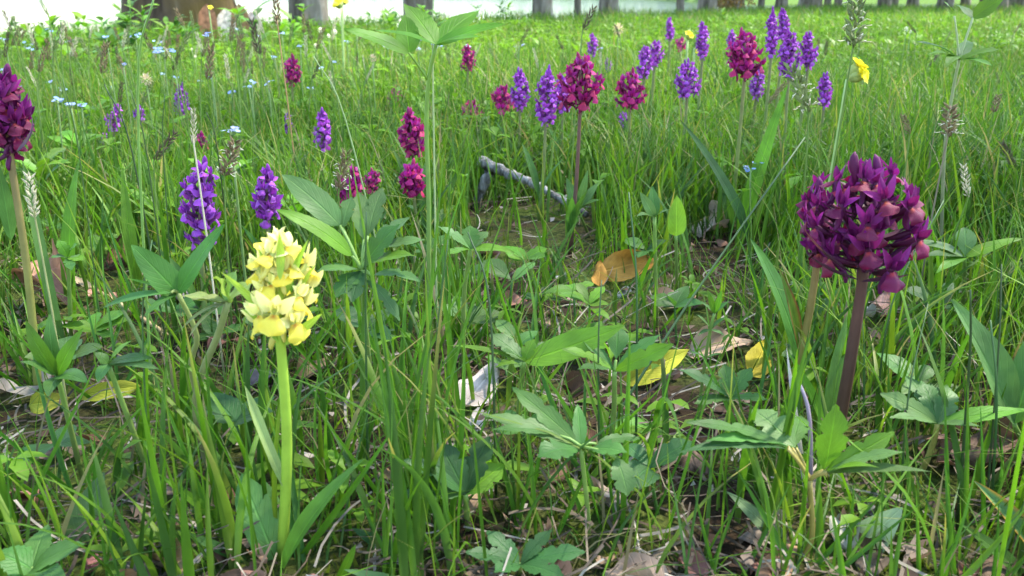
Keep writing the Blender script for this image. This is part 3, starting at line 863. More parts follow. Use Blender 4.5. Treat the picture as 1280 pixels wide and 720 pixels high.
add_leaf('leaf', at(1003, 470, .53), at(938, 298, .55), 38 / FPX * .54, t, b, prof_lance, (.07, .19, .03), (.08, .2, .035), (.55, -.75, .35), .25, .5, nS=14)

# --- tall one with a purple head that shades to orange in the throats, left of the meadow
t, b, bot, top = orchid('dark', 10, 86, 188, 58, .56, 'purple orchid with orange-throated flowers and a stem pale green below', n=26, hi=True, stemw=.0025, base_dx=-.011,
                        tilt=-2, s0=(.24, .26, .05), s1=(.13, .04, .05), fs=.0145, spin=1.2)
add_leaf('bract', at(20, 190, .545), at(38, 140, .53), .0055, t, b, prof_lance, (.12, .06, .12), (.14, .08, .16), (0, -.5, .6), .4, -1.0)
add_leaf('leaf', at(14, 300, .57), at(-4, 200, .56), .010, t, b, prof_lance, LS, LS, (.6, -.7, .2), .3, .3)

def D(h, H=.055): return FPX * H / h / 1.03
# (kind, px, ytop, ybottom, width px, distance, florets, tilt, label)
ORCH = [
 ('magenta', 725, 68, 134, 54, .90, 22, 0, 'tall crimson-magenta orchid with a bare dark red stem rising above the grey stick'),
 ('magenta', 787, 88, 131, 38, 1.12, 18, 0, 'magenta orchid with hanging bracts on the lake side of the tall crimson one'),
 ('magenta', 931, 38, 92, 46, .98, 20, 0, 'dark crimson orchid with a round head on a tall green stem'),
 ('magenta', 628, 106, 138, 30, 1.35, 15, 0, 'short magenta orchid touching a slim violet orchid'),
 ('magenta', 590, 126, 151, 27, 1.45, 12, 0, 'low magenta orchid with a flat-topped small head beside a leafy stem'),
 ('magenta', 512, 136, 193, 34, 1.0, 20, -4, 'leaning magenta orchid beside the stem of the whorled leafy plant'),
 ('magenta', 517, 203, 238, 34, .88, 13, 0, 'low magenta orchid half sunk in the grass below the leaning one'),
 ('magenta', 440, 208, 252, 34, .80, 13, 0, 'dull magenta orchid low in the grass behind the broad-leaved plant'),
 ('magenta', 466, 212, 238, 22, .86, 9, 0, 'faded magenta orchid crowded against another low one'),
 ('magenta', 495, 108, 129, 19, 1.75, 11, 0, 'tiny magenta orchid head rising over the leaning magenta orchid'),
 ('magenta', 585, 55, 86, 20, 1.75, 14, 0, 'slim magenta orchid behind the whorled leafy plant'),
 ('magenta', 365, 67, 104, 21, 1.6, 15, 0, 'lone magenta orchid among brown seed heads'),
 ('magenta', 851, 47, 62, 14, 2.6, 9, 0, 'very small distant magenta orchid beside the pair of pale cowslips'),
 ('magenta', 252, 165, 190, 16, 1.2, 10, 0, 'faded pinkish orchid behind the big loose violet one'),
 ('violet', 252, 198, 304, 54, .66, 24, 2, 'big loose violet orchid with open flowers spread along a dark stem'),
 ('violet', 334, 203, 276, 36, .74, 17, 0, 'violet orchid with few open flowers next to the big loose violet one'),
 ('violet', 403, 133, 186, 22, 1.05, 18, 0, 'narrow violet orchid standing behind the broad-leaved plant'),
 ('violet', 226, 103, 147, 18, 1.5, 20, 0, 'pale lilac orchid spike alone in the seeding grass'),
 ('violet', 146, 130, 163, 18, 1.25, 11, 5, 'small violet orchid bent over among lush leaves'),
 ('violet', 172, 131, 150, 13, 1.35, 8, -3, 'stubby violet orchid next to the bent small one'),
 ('violet', 131, 166, 182, 9, 1.3, 6, 0, 'tiny violet orchid hidden in lush leaves'),
 ('violet', 360, 139, 166, 11, 1.35, 9, 0, 'tiny lilac orchid beside a brown seed head'),
 ('violet', 650, 83, 138, 21, 1.28, 24, 0, 'slim violet orchid spike behind the short magenta one'),
 ('violet', 686, 82, 155, 28, 1.05, 28, 4, 'violet orchid with a long ragged spike crowding the tall crimson one'),
 ('violet', 703, 92, 140, 22, 1.25, 20, 0, 'paler violet orchid between the ragged spike and the tall crimson one'),
 ('violet', 741, 40, 69, 12, 2.0, 16, 0, 'slim distant violet orchid above the tall crimson one'),
 ('violet', 808, 56, 96, 20, 1.45, 20, 3, 'leaning violet orchid, the lower of a leaning pair'),
 ('violet', 822, 48, 82, 18, 1.55, 18, 4, 'leaning violet orchid, the upper of a leaning pair'),
 ('violet', 837, 20, 51, 10, 2.1, 16, 0, 'thin dark violet orchid spike tallest against the far meadow'),
 ('violet', 859, 74, 121, 32, 1.2, 24, 0, 'broad violet orchid below the pale cowslips'),
 ('violet', 878, 26, 73, 15, 1.5, 24, 0, 'slender pointed violet orchid beside the pale cowslips'),
 ('violet', 915, 36, 62, 11, 1.9, 14, 0, 'violet orchid half hidden behind the dark crimson one'),
 ('violet', 948, 83, 122, 18, 1.4, 18, 3, 'violet orchid with a thinning spike below the violet cluster'),
 ('violet', 966, 8, 70, 15, 1.25, 26, 2, 'tall narrow violet orchid at the back of the violet cluster'),
 ('violet', 979, 8, 52, 14, 1.4, 20, 0, 'tall violet orchid paired with the narrow one in the violet cluster'),
 ('violet', 988, 36, 97, 26, 1.15, 28, 2, 'stout violet orchid at the front of the violet cluster'),
 ('violet', 1010, 38, 84, 20, 1.25, 20, 0, 'dark violet orchid at the outer side of the violet cluster'),
 ('violet', 1032, 89, 133, 18, 1.2, 16, 2, 'lone violet orchid between the violet cluster and the bright cowslip'),
 ('violet', 779, 139, 152, 15, 1.3, 6, 0, 'low violet orchid under the magenta orchid with hanging bracts'),
 ('violet', 760, 72, 88, 8, 2.1, 8, 0, 'faint lilac orchid behind the tall crimson one'),
]
for i, (k, px, y0, y1, w, Y, n, tl, lb) in enumerate(ORCH):
    near = Y < .8
    fs = .0128 if k == 'magenta' else .0095
    fs = min(fs, w / FPX * Y * .52)
    if Y > 1.2: fs = max(fs, .009)
    if k == 'violet' and near: fs = .0125; n = int(n * .62)
    t, b, bot, top = orchid(k, px, y0, y1, w + 3, Y, lb, n=int(n * 1.5), hi=near, base_dx=random.uniform(-.012, .012), tilt=tl, stemw=.0021 if Y < 1.3 else .0026, fs=fs,
                    s0=(.17, .26, .05) if px != 725 else (.10, .05, .035), spin=i * .7)
    if Y < 1.3:
        for s in range(2):
            a = random.uniform(0, 6.28)
            z = b + Vector((0, 0, random.uniform(.01, .04)))
            add_leaf('leaf', z, z + Vector((math.cos(a) * .03, math.sin(a) * .03, random.uniform(.03, .07))), .011, t, b, prof_lance, jit(LG), None, (math.cos(a + 3), math.sin(a + 3) - .3, .6), .3, .5, nS=8)

# ================================================================== COWSLIPS
COW = {}
def cow_flower():
    if 'm' in COW: return COW['m']
    v, f = tube_arr([(0, 0, 0), (0, 0, .25), (0, 0, .6), (0, 0, 1.0)], [.08, .3, .36, .27], 8)
    cal = mesh_data('calyx', v, f, M_pale, np.broadcast_to((.42, .50, .16), v.shape))
    V = []; F = []; o = 0
    for k in range(5):
        a = k * 2 * math.pi / 5
        d = Vector((math.cos(a), math.sin(a), .35))
        pv, pf, uv = petal_arr((0, 0, .98), (d.x * .62, d.y * .62, 1.0 + .30), .52, (0, 0, 1), prof_obov, .4, .1, .1, 5, 3)
        V.append(pv); F += [tuple(o + i for i in q) for q in pf]; o += len(pv)
    v = np.concatenate(V)
    cor = mesh_data('corolla', v, F, M_pale, np.broadcast_to((.86, .78, .05), v.shape))
    COW['m'] = (cal, cor); return COW['m']
def cowslip(px, py, Y, wpx, base_px, label, n=7, side=(1, .0, .5), pale=False, group=None):
    h = at(px, py, Y); b = at(base_px, py, Y); base = on_ground(b.x, Y)
    t = thing('cowslip', base, label, 'flower', group)
    node = h + Vector((-wpx * .35 / FPX * Y * (1 if side[0] > 0 else -1), 0, -wpx * .3 / FPX * Y))
    add_tube('stem', [base, base.lerp(node, .5) + Vector(((node.x - base.x) * .12, 0, 0)), node], (.0020, .0014) if Y < 1.2 else (.0026, .002), (.22, .34, .1), (.3, .4, .14), t, base)
    cal, cor = cow_flower()
    s = wpx / FPX * Y * .52
    for i in range(n):
        d = (Vector(side) + Vector((random.uniform(-.5, .5), random.uniform(-.6, .6), random.uniform(-.35, .45)))).normalized()
        q = d.to_track_quat('Z', 'Y').to_matrix()
        k = s * random.uniform(.8, 1.0)
        M = Matrix.Translation(node - base + d * k * .12) @ (q @ Matrix.Diagonal((k, k, k))).to_4x4()
        fl = link('flower', cal, t, mat=M); link('corolla', cor, fl)
    return t
cowslip(1073, 88, .80, 36, 1040, 'bright yellow cowslip with a pale green calyx on a thin bent stem', 9, (.7, -.35, .55))
cowslip(865, 45, 1.6, 15, 862, 'small pale yellow cowslip, upper of two on one spot', 5, (.4, -.3, .8))
cowslip(872, 57, 1.65, 10, 866, 'small pale yellow cowslip hanging just below another', 4, (.6, -.4, -.2))
cowslip(264, 10, 3.2, 8, 264, 'yellow flower in front of the thick mossy trunk', 5, (.2, -.5, .8))
cowslip(420, 5, 2.4, 16, 424, 'yellow cowslip on a brown stalk near the dark grey trunk', 6, (-.4, -.4, .6))
cowslip(432, 2, 2.5, 12, 424, 'small yellow cowslip touching the one near the dark grey trunk', 4, (.5, -.4, .6))

# ================================================================== BROAD-LEAVED PLANTS
def plant(name, base_px, base_Y, node, leaves, label, cat='plant', stem=(.0018, .0013), sc0=(.16, .20, .05), sc1=(.15, .25, .05), via=None, Yref=None):
    """node: (px, py, Y) where the leaves meet; leaves: dicts/tuples (base offset or None, tip px/py/Y, width px, colour, options)"""
    nd = at(*node)
    bb = at(base_px, 400, base_Y); base = on_ground(bb.x, base_Y)
    t = thing(name, base, label, cat)
    pts = [base] + ([at(*v) for v in via] if via else []) + [nd]
    add_tube('stem', pts, stem, sc0, sc1, t, base, n=8, seg=12)
    for lf in leaves:
        root, tip, w, col = lf[:4]; o = dict(lf[4]) if len(lf) > 4 else {}
        r = at(*root) if root else nd
        if root and (r - nd).length > .004 and o.pop('stalk', True):
            add_tube('leaf_stalk', [nd, nd.lerp(r, .5) + Vector((0, 0, .001)), r], (stem[1] * .8, stem[1] * .6), sc1, sc1, t, base, n=6, seg=6)
        o.pop('stalk', None)
        tp = at(*tip)
        W = 1.22 * w / FPX * (tip[2] + (root or node)[2]) / 2
        args = dict(prof=prof_lance, nrm=(0, -.25, 1), fold=.12, bend=.55, wave=.035, nS=14, nC=4)
        args.update(o)
        add_leaf('leaf', r, tp, W, t, base, c0=jit(col, .08), c1=None, **args)
    return t
LOB = dict(prof=prof_lobed, ser=.18, nser=8, nS=24)
SER = dict(prof=prof_lance, ser=.14, nser=10, nS=24)
UP = dict(nrm=(0, -.9, .45))

W1 = (.085, .215, .010)
t = plant('whorled_plant', 534, .60, (545, 56, .60), [
    (None, (505, 4, .63), 30, W1, dict(SER, nrm=(.45, -.75, .6), bend=.3)), (None, (600, 12, .63), 30, W1, dict(SER, nrm=(-.45, -.75, .6), bend=.3)),
    (None, (630, 30, .60), 20, W1, dict(SER, nrm=(-.1, -.55, .8), bend=.35)), (None, (602, 46, .57), 16, W1, dict(SER, nrm=(0, -.4, .9), bend=.35)), (None, (470, 38, .565), 15, W1, dict(SER, nrm=(.1, -.4, .9), bend=.3)),
    ((512, 67, .595), (507, 18, .61), 26, W1, dict(SER, nrm=(.1, -.9, .4), bend=.25, stalk=False)), ((511, 66, .594), (430, 36, .575), 22, W1, dict(SER, nrm=(.15, -.6, .8), bend=.3, stalk=False))],
    'tall green plant with a whorl of toothed leaflets at the top of a bare stem', stem=(.0017, .0012), via=[(536, 260, .6), (533, 160, .602), (536, 98, .601)], sc0=(.14, .22, .05), sc1=(.14, .25, .03))
add_tube('leaf_stalk', [at(535, 100, .601), at(524, 84, .598), at(511, 66, .594)], (.0010, .0007), (.14, .25, .03), (.14, .25, .03), t, t.location.copy(), n=6, seg=6)
plant('whorled_plant', 1170, .80, (1199, 75, .78), [
    (None, (1146, 52, .77), 15, LG, SER), (None, (1160, 68, .75), 14, LB, SER), ((1197, 70, .78), (1182, 84, .74), 14, LB, SER),
    (None, (1250, 62, .77), 17, LB, SER), (None, (1240, 82, .75), 13, LB, SER), (None, (1212, 52, .83), 15, LG, SER),
    ((1216, 22, .78), (1256, -4, .77), 18, LB, dict(SER, nrm=(-.3, -.8, .5))), ((1193, 20, .78), (1180, 2, .78), 12, LB, SER), ((1216, 24, .78), (1196, 6, .8), 11, LG, SER)],
    'tall thin plant carrying two tiers of narrow toothed leaves beside a withered seed head', stem=(.0016, .0012), via=[(1180, 200, .79), (1190, 120, .785)], sc0=(.14, .14, .07), sc1=(.28, .33, .16))
CLEAR_DONE = True

plant('broad_leaved_plant', 252, .46, (222, 366, .43), [
    (None, (164, 306, .425), 34, LG, dict(prof=prof_ovate, nrm=(.25, -.75, .7), ser=.06, nser=16, nS=24, bend=.25)),
    (None, (280, 280, .43), 26, LG, dict(prof=prof_ovate, nrm=(-.5, -.8, .3), ser=.06, nser=16, nS=24, bend=.2)),
    ((214, 366, .425), (124, 388, .415), 15, LG, dict(bend=.7)), (None, (158, 348, .42), 8, LB, dict(bend=.2)),
    (None, (188, 346, .44), 20, LB, {}), ((226, 370, .428), (275, 378, .42), 14, (.28, .33, .09), dict(wave=.12)),
    (None, (180, 396, .41), 12, LG, dict(bend=.6))],
    'plant with two large oval grey-green leaves held upright beside the yellow orchid', stem=(.0017, .0013), via=[(240, 470, .445), (246, 420, .438)], sc0=(.2, .19, .08), sc1=(.2, .25, .07))
plant('wilting_plant', 243, .445, (285, 377, .425), [
    (None, (268, 346, .42), 24, (.25, .32, .06), dict(prof=prof_ovate, wave=.15)), (None, (296, 338, .425), 24, (.2, .3, .07), dict(prof=prof_ovate, wave=.12)),
    (None, (318, 352, .43), 22, (.24, .32, .07), dict(prof=prof_ovate, wave=.12)), (None, (240, 374, .42), 12, (.3, .33, .1), dict(wave=.15)),
    (None, (225, 414, .415), 7, (.2, .24, .08), dict(bend=.9)), (None, (235, 425, .415), 6, (.2, .22, .08), dict(bend=.9))],
    'wilting plant with crumpled yellow-green leaves on a hairy bent stalk behind the yellow orchid', via=[(245, 520, .44), (252, 468, .436), (272, 420, .43)], stem=(.0021, .0017), sc0=(.18, .17, .07), sc1=(.2, .24, .08))
plant('broad_leaved_plant', 462, .52, (452, 338, .49), [
    ((425, 282, .50), (352, 218, .51), 34, LS, dict(prof=prof_lance, nrm=(.35, -.7, .6), ser=.08, nser=14, nS=24)),
    ((440, 320, .49), (345, 262, .48), 26, LB, dict(prof=prof_lance, nrm=(.1, -.5, .9), ser=.08, nser=12, nS=24, bend=.7)),
    ((428, 285, .5), (440, 246, .51), 22, LS, LOB), ((455, 300, .5), (448, 240, .52), 26, LS, dict(LOB, nrm=(.2, -.9, .4))),
    ((460, 295, .5), (478, 235, .52), 26, LS, dict(LOB, nrm=(-.2, -.9, .4))), ((465, 310, .49), (512, 272, .5), 26, LS, LOB), ((465, 315, .49), (533, 300, .49), 22, LS, LOB),
    (None, (500, 280, .485), 30, LG, dict(LOB, nrm=(-.6, -.7, .3))), (None, (420, 372, .47), 30, LG, LOB), (None, (520, 320, .475), 26, LB, dict(LOB, bend=.8)),
    ((465, 345, .485), (525, 352, .47), 20, LS, dict(LOB, bend=.9)), (None, (440, 378, .465), 26, LD, LOB), ((458, 350, .485), (500, 402, .465), 18, LS, dict(LOB, bend=.9)), (None, (395, 340, .47), 22, LG, LOB)],
    'large clump of lobed pale-veined leaves behind the yellow orchid', stem=(.0018, .0014), via=[(458, 420, .505)])
plant('lobed_plant', 578, .58, (588, 312, .56), [
    (None, (547, 283, .56), 18, LS, LOB), (None, (560, 318, .54), 16, LB, LOB), (None, (588, 282, .57), 24, LG, dict(LOB, nrm=(0, -1, .3))), (None, (610, 290, .57), 18, LS, LOB), (None, (643, 316, .55), 17, LB, dict(bend=.6))],
    'small lobed plant in front of the lower end of the grey stick', via=[(580, 370, .57)])
plant('lobed_plant', 646, .47, (655, 452, .445), [
    (None, (782, 406, .44), 34, LB, dict(prof=prof_lance, nrm=(-.2, -.75, .6), bend=-.35, nS=16)),
    (None, (612, 418, .455), 28, LS, LOB), (None, (630, 440, .43), 24, LG, LOB), (None, (668, 424, .45), 20, LB, LOB), (None, (690, 428, .46), 18, LG, LOB), (None, (560, 432, .45), 9, LB, dict(bend=.5))],
    'low plant stretching one long pale green pointed leaf over the leaf litter', via=[(650, 500, .46)])
plant('lobed_plant', 765, .455, (768, 464, .435), [
    (None, (702, 436, .43), 22, LB, LOB), (None, (728, 425, .445), 18, LG, LOB), ((770, 450, .437), (772, 408, .45), 28, LG, dict(prof=prof_obov, nrm=(0, -1, .4), ser=.12, nser=8, nS=22)),
    (None, (826, 418, .445), 20, LG, LOB), (None, (842, 430, .43), 24, LB, dict(LOB, nrm=(.1, -.8, .5))), (None, (722, 462, .415), 18, LG, LOB)],
    'lobed plant with a whorl of blue-green leaflets against a yellow leaf', via=[(767, 520, .445)])
plant('lobed_plant', 733, .385, (726, 558, .37), [
    (None, (640, 484, .39), 28, LG, dict(LOB, nrm=(.3, -.75, .6), bend=.3)), (None, (602, 518, .375), 30, LS, dict(LOB, bend=.3)), ((700, 545, .372), (615, 537, .365), 18, LG, LOB), (None, (722, 505, .39), 18, LG, SER),
    ((722, 562, .368), (672, 572, .355), 42, LG, dict(LOB, bend=.8)), ((735, 562, .37), (784, 566, .36), 30, LG, dict(LOB, bend=.7)), ((770, 572, .362), (785, 620, .35), 34, LS, dict(LOB, bend=.8, nrm=(.2, -.9, .4))), ((745, 555, .372), (800, 548, .38), 20, LG, LOB)],
    'lobed plant with toothed leaflets drooping from a thin upright stalk in bare soil', via=[(736, 660, .378)], stem=(.0013, .0011))
plant('lobed_plant', 648, .36, (650, 706, .335), [
    (None, (582, 690, .33), 30, LD, dict(LOB, bend=.4)), (None, (608, 664, .345), 30, LD, dict(LOB)), (None, (690, 662, .345), 24, LD, LOB), (None, (732, 690, .335), 32, LD, LOB), (None, (618, 716, .322), 28, LD, LOB), (None, (705, 722, .32), 32, LD, LOB)],
    'dark green lobed plant spread flat over a few straws', stem=(.0012, .001), via=[(650, 712, .345)])
plant('lobed_plant', 585, .40, (582, 618, .375), [
    (None, (548, 552, .385), 40, LD, dict(LOB, nrm=(.3, -.85, .5))), (None, (612, 545, .39), 38, LD, dict(LOB, nrm=(-.4, -.85, .4))), (None, (500, 620, .365), 36, LD, LOB), (None, (505, 575, .37), 32, LD, LOB), (None, (630, 580, .385), 34, LB, dict(LOB, nrm=(-.4, -.8, .3)))],
    'deep green lobed plant among the grass tufts', via=[(585, 660, .39)])
plant('lobed_plant', 1010, .365, (1012, 600, .36), [
    ((985, 560, .36), (858, 528, .345), 26, LG, dict(LOB, bend=.45)), ((985, 558, .362), (880, 552, .34), 22, LG, LOB), ((995, 560, .365), (940, 512, .385), 44, LS, dict(LOB, nrm=(.25, -.75, .6))),
    ((985, 562, .357), (848, 566, .335), 20, LD, LOB), ((1030, 588, .358), (1045, 505, .36), 44, LB, dict(LOB, nrm=(.1, -1, .2), bend=.25)), ((1032, 588, .358), (1118, 540, .36), 28, LB, dict(LOB, nrm=(-.2, -.8, .4))),
    ((1034, 590, .357), (1130, 565, .345), 22, LS, LOB), ((1034, 592, .356), (1165, 590, .335), 18, LS, dict(SER, bend=.5)), ((1034, 590, .356), (1100, 585, .33), 18, LB, SER), ((990, 560, .37), (1000, 520, .4), 30, LG, LOB)],
    'large three-forked plant with long lobed leaflets on a brownish stalk below the dark orchid', stem=(.0016, .0012), via=[(1013, 680, .362)], sc0=(.2, .15, .03), sc1=(.24, .2, .05))
plant('lobed_plant', 1160, .47, (1172, 530, .41), [
    (None, (1100, 492, .415), 28, LS, dict(LOB, nrm=(.2, -.7, .7))), (None, (1112, 522, .40), 18, LS, LOB), ((1170, 528, .41), (1152, 476, .43), 30, LG, LOB), (None, (1185, 482, .43), 34, LS, dict(LOB, nrm=(-.1, -.9, .5))),
    (None, (1290, 512, .405), 26, LB, dict(SER, bend=.35)), (None, (1228, 534, .395), 13, LS, SER), (None, (1132, 470, .44), 24, LG, LOB)],
    'lobed plant with grey-green leaflets beside the big pointed leaf', via=[(1150, 590, .425), (1166, 555, .415)], sc0=(.16, .16, .04), sc1=(.26, .24, .06))
plant('lance_leaved_plant', 1275, .45, (1268, 530, .43), [
    (None, (1190, 374, .43), 54, (.085, .17, .05), dict(prof=prof_lance, nrm=(.45, -.8, .4), fold=.4, bend=.15, nS=18)), (None, (1300, 400, .45), 40, LG, {})],
    'plant with one big pointed folded leaf beside the dark orchid', via=[(1274, 560, .44)])
plant('lobed_plant', 50, .345, (40, 712, .325), [
    (None, (108, 680, .325), 44, LG, dict(prof=prof_ovate, ser=.2, nser=8, nS=26)), (None, (60, 655, .345), 38, LG, dict(prof=prof_ovate, ser=.2, nser=8, nS=26)), (None, (-6, 690, .325), 48, LG, dict(prof=prof_ovate, ser=.2, nser=8, nS=26)), (None, (82, 722, .31), 34, LG, dict(prof=prof_ovate, ser=.2, nser=8, nS=26))],
    'nettle-like plant with coarsely toothed light green leaves low in a corner of bare soil', via=[(44, 718, .335)])
plant('broad_leaved_plant', 1205, .66, (1206, 322, .62), [
    (None, (1142, 302, .62), 22, LS, {}), (None, (1205, 284, .63), 24, LS, dict(prof=prof_obov, nrm=(0, -1, .4))), (None, (1150, 322, .6), 14, LG, {}), (None, (1278, 298, .62), 18, LB, dict(bend=.4)), (None, (1170, 342, .59), 14, LB, {})],
    'leafy plant with rounded pale leaves behind the dark orchid', via=[(1205, 360, .64)])
plant('lance_leaved_plant', 70, .45, (72, 470, .43), [
    (None, (32, 400, .43), 20, LB, UP), (None, (62, 392, .44), 18, LG, UP), (None, (25, 452, .42), 20, LG, {}), (None, (104, 410, .43), 18, LB, UP), (None, (110, 478, .41), 24, LG, {}), (None, (60, 496, .41), 20, LG, {}), (None, (40, 425, .43), 14, LB, {})],
    'bushy plant with soft lance-shaped leaves below the curled brown leaf')
plant('lance_leaved_plant', 165, .44, (135, 455, .42), [
    (None, (192, 448, .415), 20, LG, dict(bend=.5)), (None, (166, 425, .42), 14, LB, {}), (None, (118, 440, .42), 14, LG, {}), (None, (200, 462, .41), 15, LS, {}), (None, (122, 478, .405), 16, LG, {})],
    'low plant with arched blue-green leaves over the moss')
plant('lance_leaved_plant', 80, .62, (85, 322, .60), [
    (None, (72, 300, .6), 16, LB, LOB), (None, (97, 304, .6), 14, LB, LOB), (None, (64, 322, .59), 14, LG, LOB), (None, (104, 326, .59), 16, LB, LOB), (None, (90, 338, .58), 14, LG, LOB)],
    'small pale lobed plant behind the curled brown leaf')
plant('bedstraw_plant', 880, .52, (893, 392, .50), [
    ((888, 412, .502), (870, 393, .50), 7, LS, {}), ((888, 412, .502), (908, 396, .50), 7, LG, {}), ((888, 412, .502), (872, 420, .49), 6, LG, {}), ((888, 412, .502), (906, 420, .49), 6, LS, {}),
    (None, (884, 362, .50), 7, LB, UP), (None, (902, 362, .50), 7, LB, UP), (None, (912, 376, .50), 7, LG, {}), (None, (876, 378, .50), 7, LG, {}), ((882, 448, .505), (862, 440, .5), 6, LG, {}), ((882, 448, .505), (902, 442, .5), 6, LG, {})],
    'upright plant with narrow leaves in rings up its stem above the pinkish dead leaf', stem=(.0012, .0009), via=[(882, 448, .505), (888, 412, .502)])
plant('lobed_plant', 905, .47, (912, 498, .44), [
    (None, (848, 462, .44), 24, LD, LOB), (None, (905, 455, .45), 26, LG, LOB), (None, (940, 460, .45), 24, LG, LOB), (None, (868, 505, .43), 20, LG, LOB), (None, (960, 500, .43), 18, LG, LOB)],
    'dark lobed plant among the yellow leaf and dead leaves', via=[(908, 540, .455)])
plant('round_leaved_plant', 845, .78, (845, 295, .75), [(None, (846, 244, .75), 22, (.22, .38, .03), dict(prof=prof_ovate, nrm=(.2, -1, .1), bend=.2, wave=.04))],
    'single bright lime-green oval leaf standing upright in the grass', via=None)
plant('lance_leaved_plant', 735, .98, (722, 262, .92), [
    (None, (708, 222, .92), 12, LS, UP), (None, (735, 212, .92), 9, LS, UP), (None, (748, 228, .93), 10, LS, UP), (None, (694, 240, .9), 12, LG, {}), (None, (752, 250, .9), 12, LG, {})],
    'silvery lance-leaved plant under the tall crimson orchid')
plant('lance_leaved_plant', 822, .70, (818, 272, .68), [
    (None, (800, 240, .68), 12, LS, UP), (None, (815, 232, .69), 13, LG, UP), (None, (838, 262, .67), 11, LG, {}), (None, (796, 270, .66), 12, LG, {})],
    'small upright grey-leaved plant beside the lime-green oval leaf')

# lone leaves that belong to no visible stem: each grows from the soil
def lone_leaf(base, tip, w, col, label, **o):
    bb = at(*base); b = on_ground(bb.x, base[2], -.002)
    args = dict(prof=prof_strap, nrm=(0, -.6, .7), fold=.2, bend=.5, nS=16, nC=4); args.update(o)
    ob = add_leaf('leaf', b, at(*tip), w / FPX * base[2], None, b, c0=col, **args)
    ob.location = b
    ob.name = 'basal_leaf'
    return tag(ob, label, 'leaf')
lone_leaf((1065, 690, .375), (1128, 634, .37), 54, (.30, .40, .27), 'broad silvery-white leaf lying under the forked lobed plant', prof=prof_ovate, nrm=(-.1, -.7, .7), bend=.3)
lone_leaf((985, 690, .38), (908, 614, .39), 28, (.2, .30, .14), 'pale oval leaf under the forked lobed plant', prof=prof_ovate, nrm=(.2, -.8, .5))
lone_leaf((1310, 705, .375), (1216, 600, .385), 38, (.10, .19, .06), 'folded leaf with a rusty orange edge beside the broad grass blade', edge=.5, ecol=(.36, .17, .03), prof=prof_lance, nrm=(.3, -.8, .5), fold=.5)
lone_leaf((1290, 715, .36), (1200, 655, .36), 26, LG, 'glossy green leaf arching under the rusty-edged one', prof=prof_lance)
lone_leaf((85, 625, .385), (130, 590, .385), 50, (.10, .17, .08), 'grey-green rounded leaf standing in the moss', prof=prof_ovate, nrm=(.2, -.9, .4))
lone_leaf((300, 628, .39), (195, 590, .38), 16, LB, 'narrow light leaf lying sideways beside the yellow orchid base', prof=prof_lance)
lone_leaf((310, 690, .37), (222, 662, .36), 16, LG, 'long narrow leaf arching flat from the yellow orchid base', prof=prof_lance)
lone_leaf((520, 725, .345), (430, 712, .34), 20, (.14, .26, .08), 'pale flat leaf on the soil in front of the yellow orchid', prof=prof_ovate)
lone_leaf((420, 725, .35), (445, 680, .345), 14, LB, 'bright short pointed leaf in front of the yellow orchid', prof=prof_strap, nrm=(0, -1, .2))
lone_leaf((500, 650, .37), (440, 660, .37), 24, LD, 'dull green oval leaf lying under grass tufts', prof=prof_ovate)
lone_leaf((55, 300, .60), (28, 200, .60), 14, LS, 'grey-green strap leaf at the foot of the orange-throated orchid', nrm=(.5, -.9, .1))
lone_leaf((925, 250, .95), (985, 105, .96), 20, LB, 'long strap leaf beside the dark crimson orchid', prof=prof_lance, nrm=(-.4, -.8, .3), bend=.5)
lone_leaf((955, 240, .9), (850, 150, .9), 18, LD, 'long dark strap leaf below the broad violet orchid', prof=prof_lance, nrm=(.3, -.7, .5), bend=.6)
lone_leaf((75, 290, .7), (100, 195, .72), 26, LB, 'broad fresh green leaf behind the orange-throated orchid', prof=prof_lance, nrm=(-.3, -.9, .3))
lone_leaf((165, 290, .75), (152, 205, .77), 18, LB, 'broad upright leaf in the lush grass behind the grey-green plant', prof=prof_lance, nrm=(.2, -1, .2))

# lush cut-leaved herbs in the left middle ground
for i in range(26):
    px = random.uniform(0, 420) if i < 18 else random.uniform(430, 900); Y = random.uniform(.8, 1.7) if i < 18 else random.uniform(1.2, 2.4)
    x = at(px, 200, Y).x; hh = random.uniform(.05, .10)
    b = on_ground(x, Y); t = thing('cut_leaved_herb', b, 'fresh green herb with cut leaves growing in the deep grass', 'plant', 'cut-leaved herbs in the meadow')
    nd = b + Vector((random.uniform(-.01, .01), 0, hh)); add_tube('stem', [b, nd], (.0014, .001), LG, LG, t, b, n=5, seg=4)
    for k in range(random.randint(5, 7)):
        a = k * 2.4 + random.random(); L = random.uniform(.022, .042)
        add_leaf('leaf', nd - Vector((0, 0, .01 * (k % 3))), nd + Vector((math.cos(a) * L, math.sin(a) * L, random.uniform(-.005, .02))), L * .5, t, b, prof_lobed, jit(LB, .2), None, (0, -.2, 1), .2, .5, .25, 6, nS=14, nC=2)

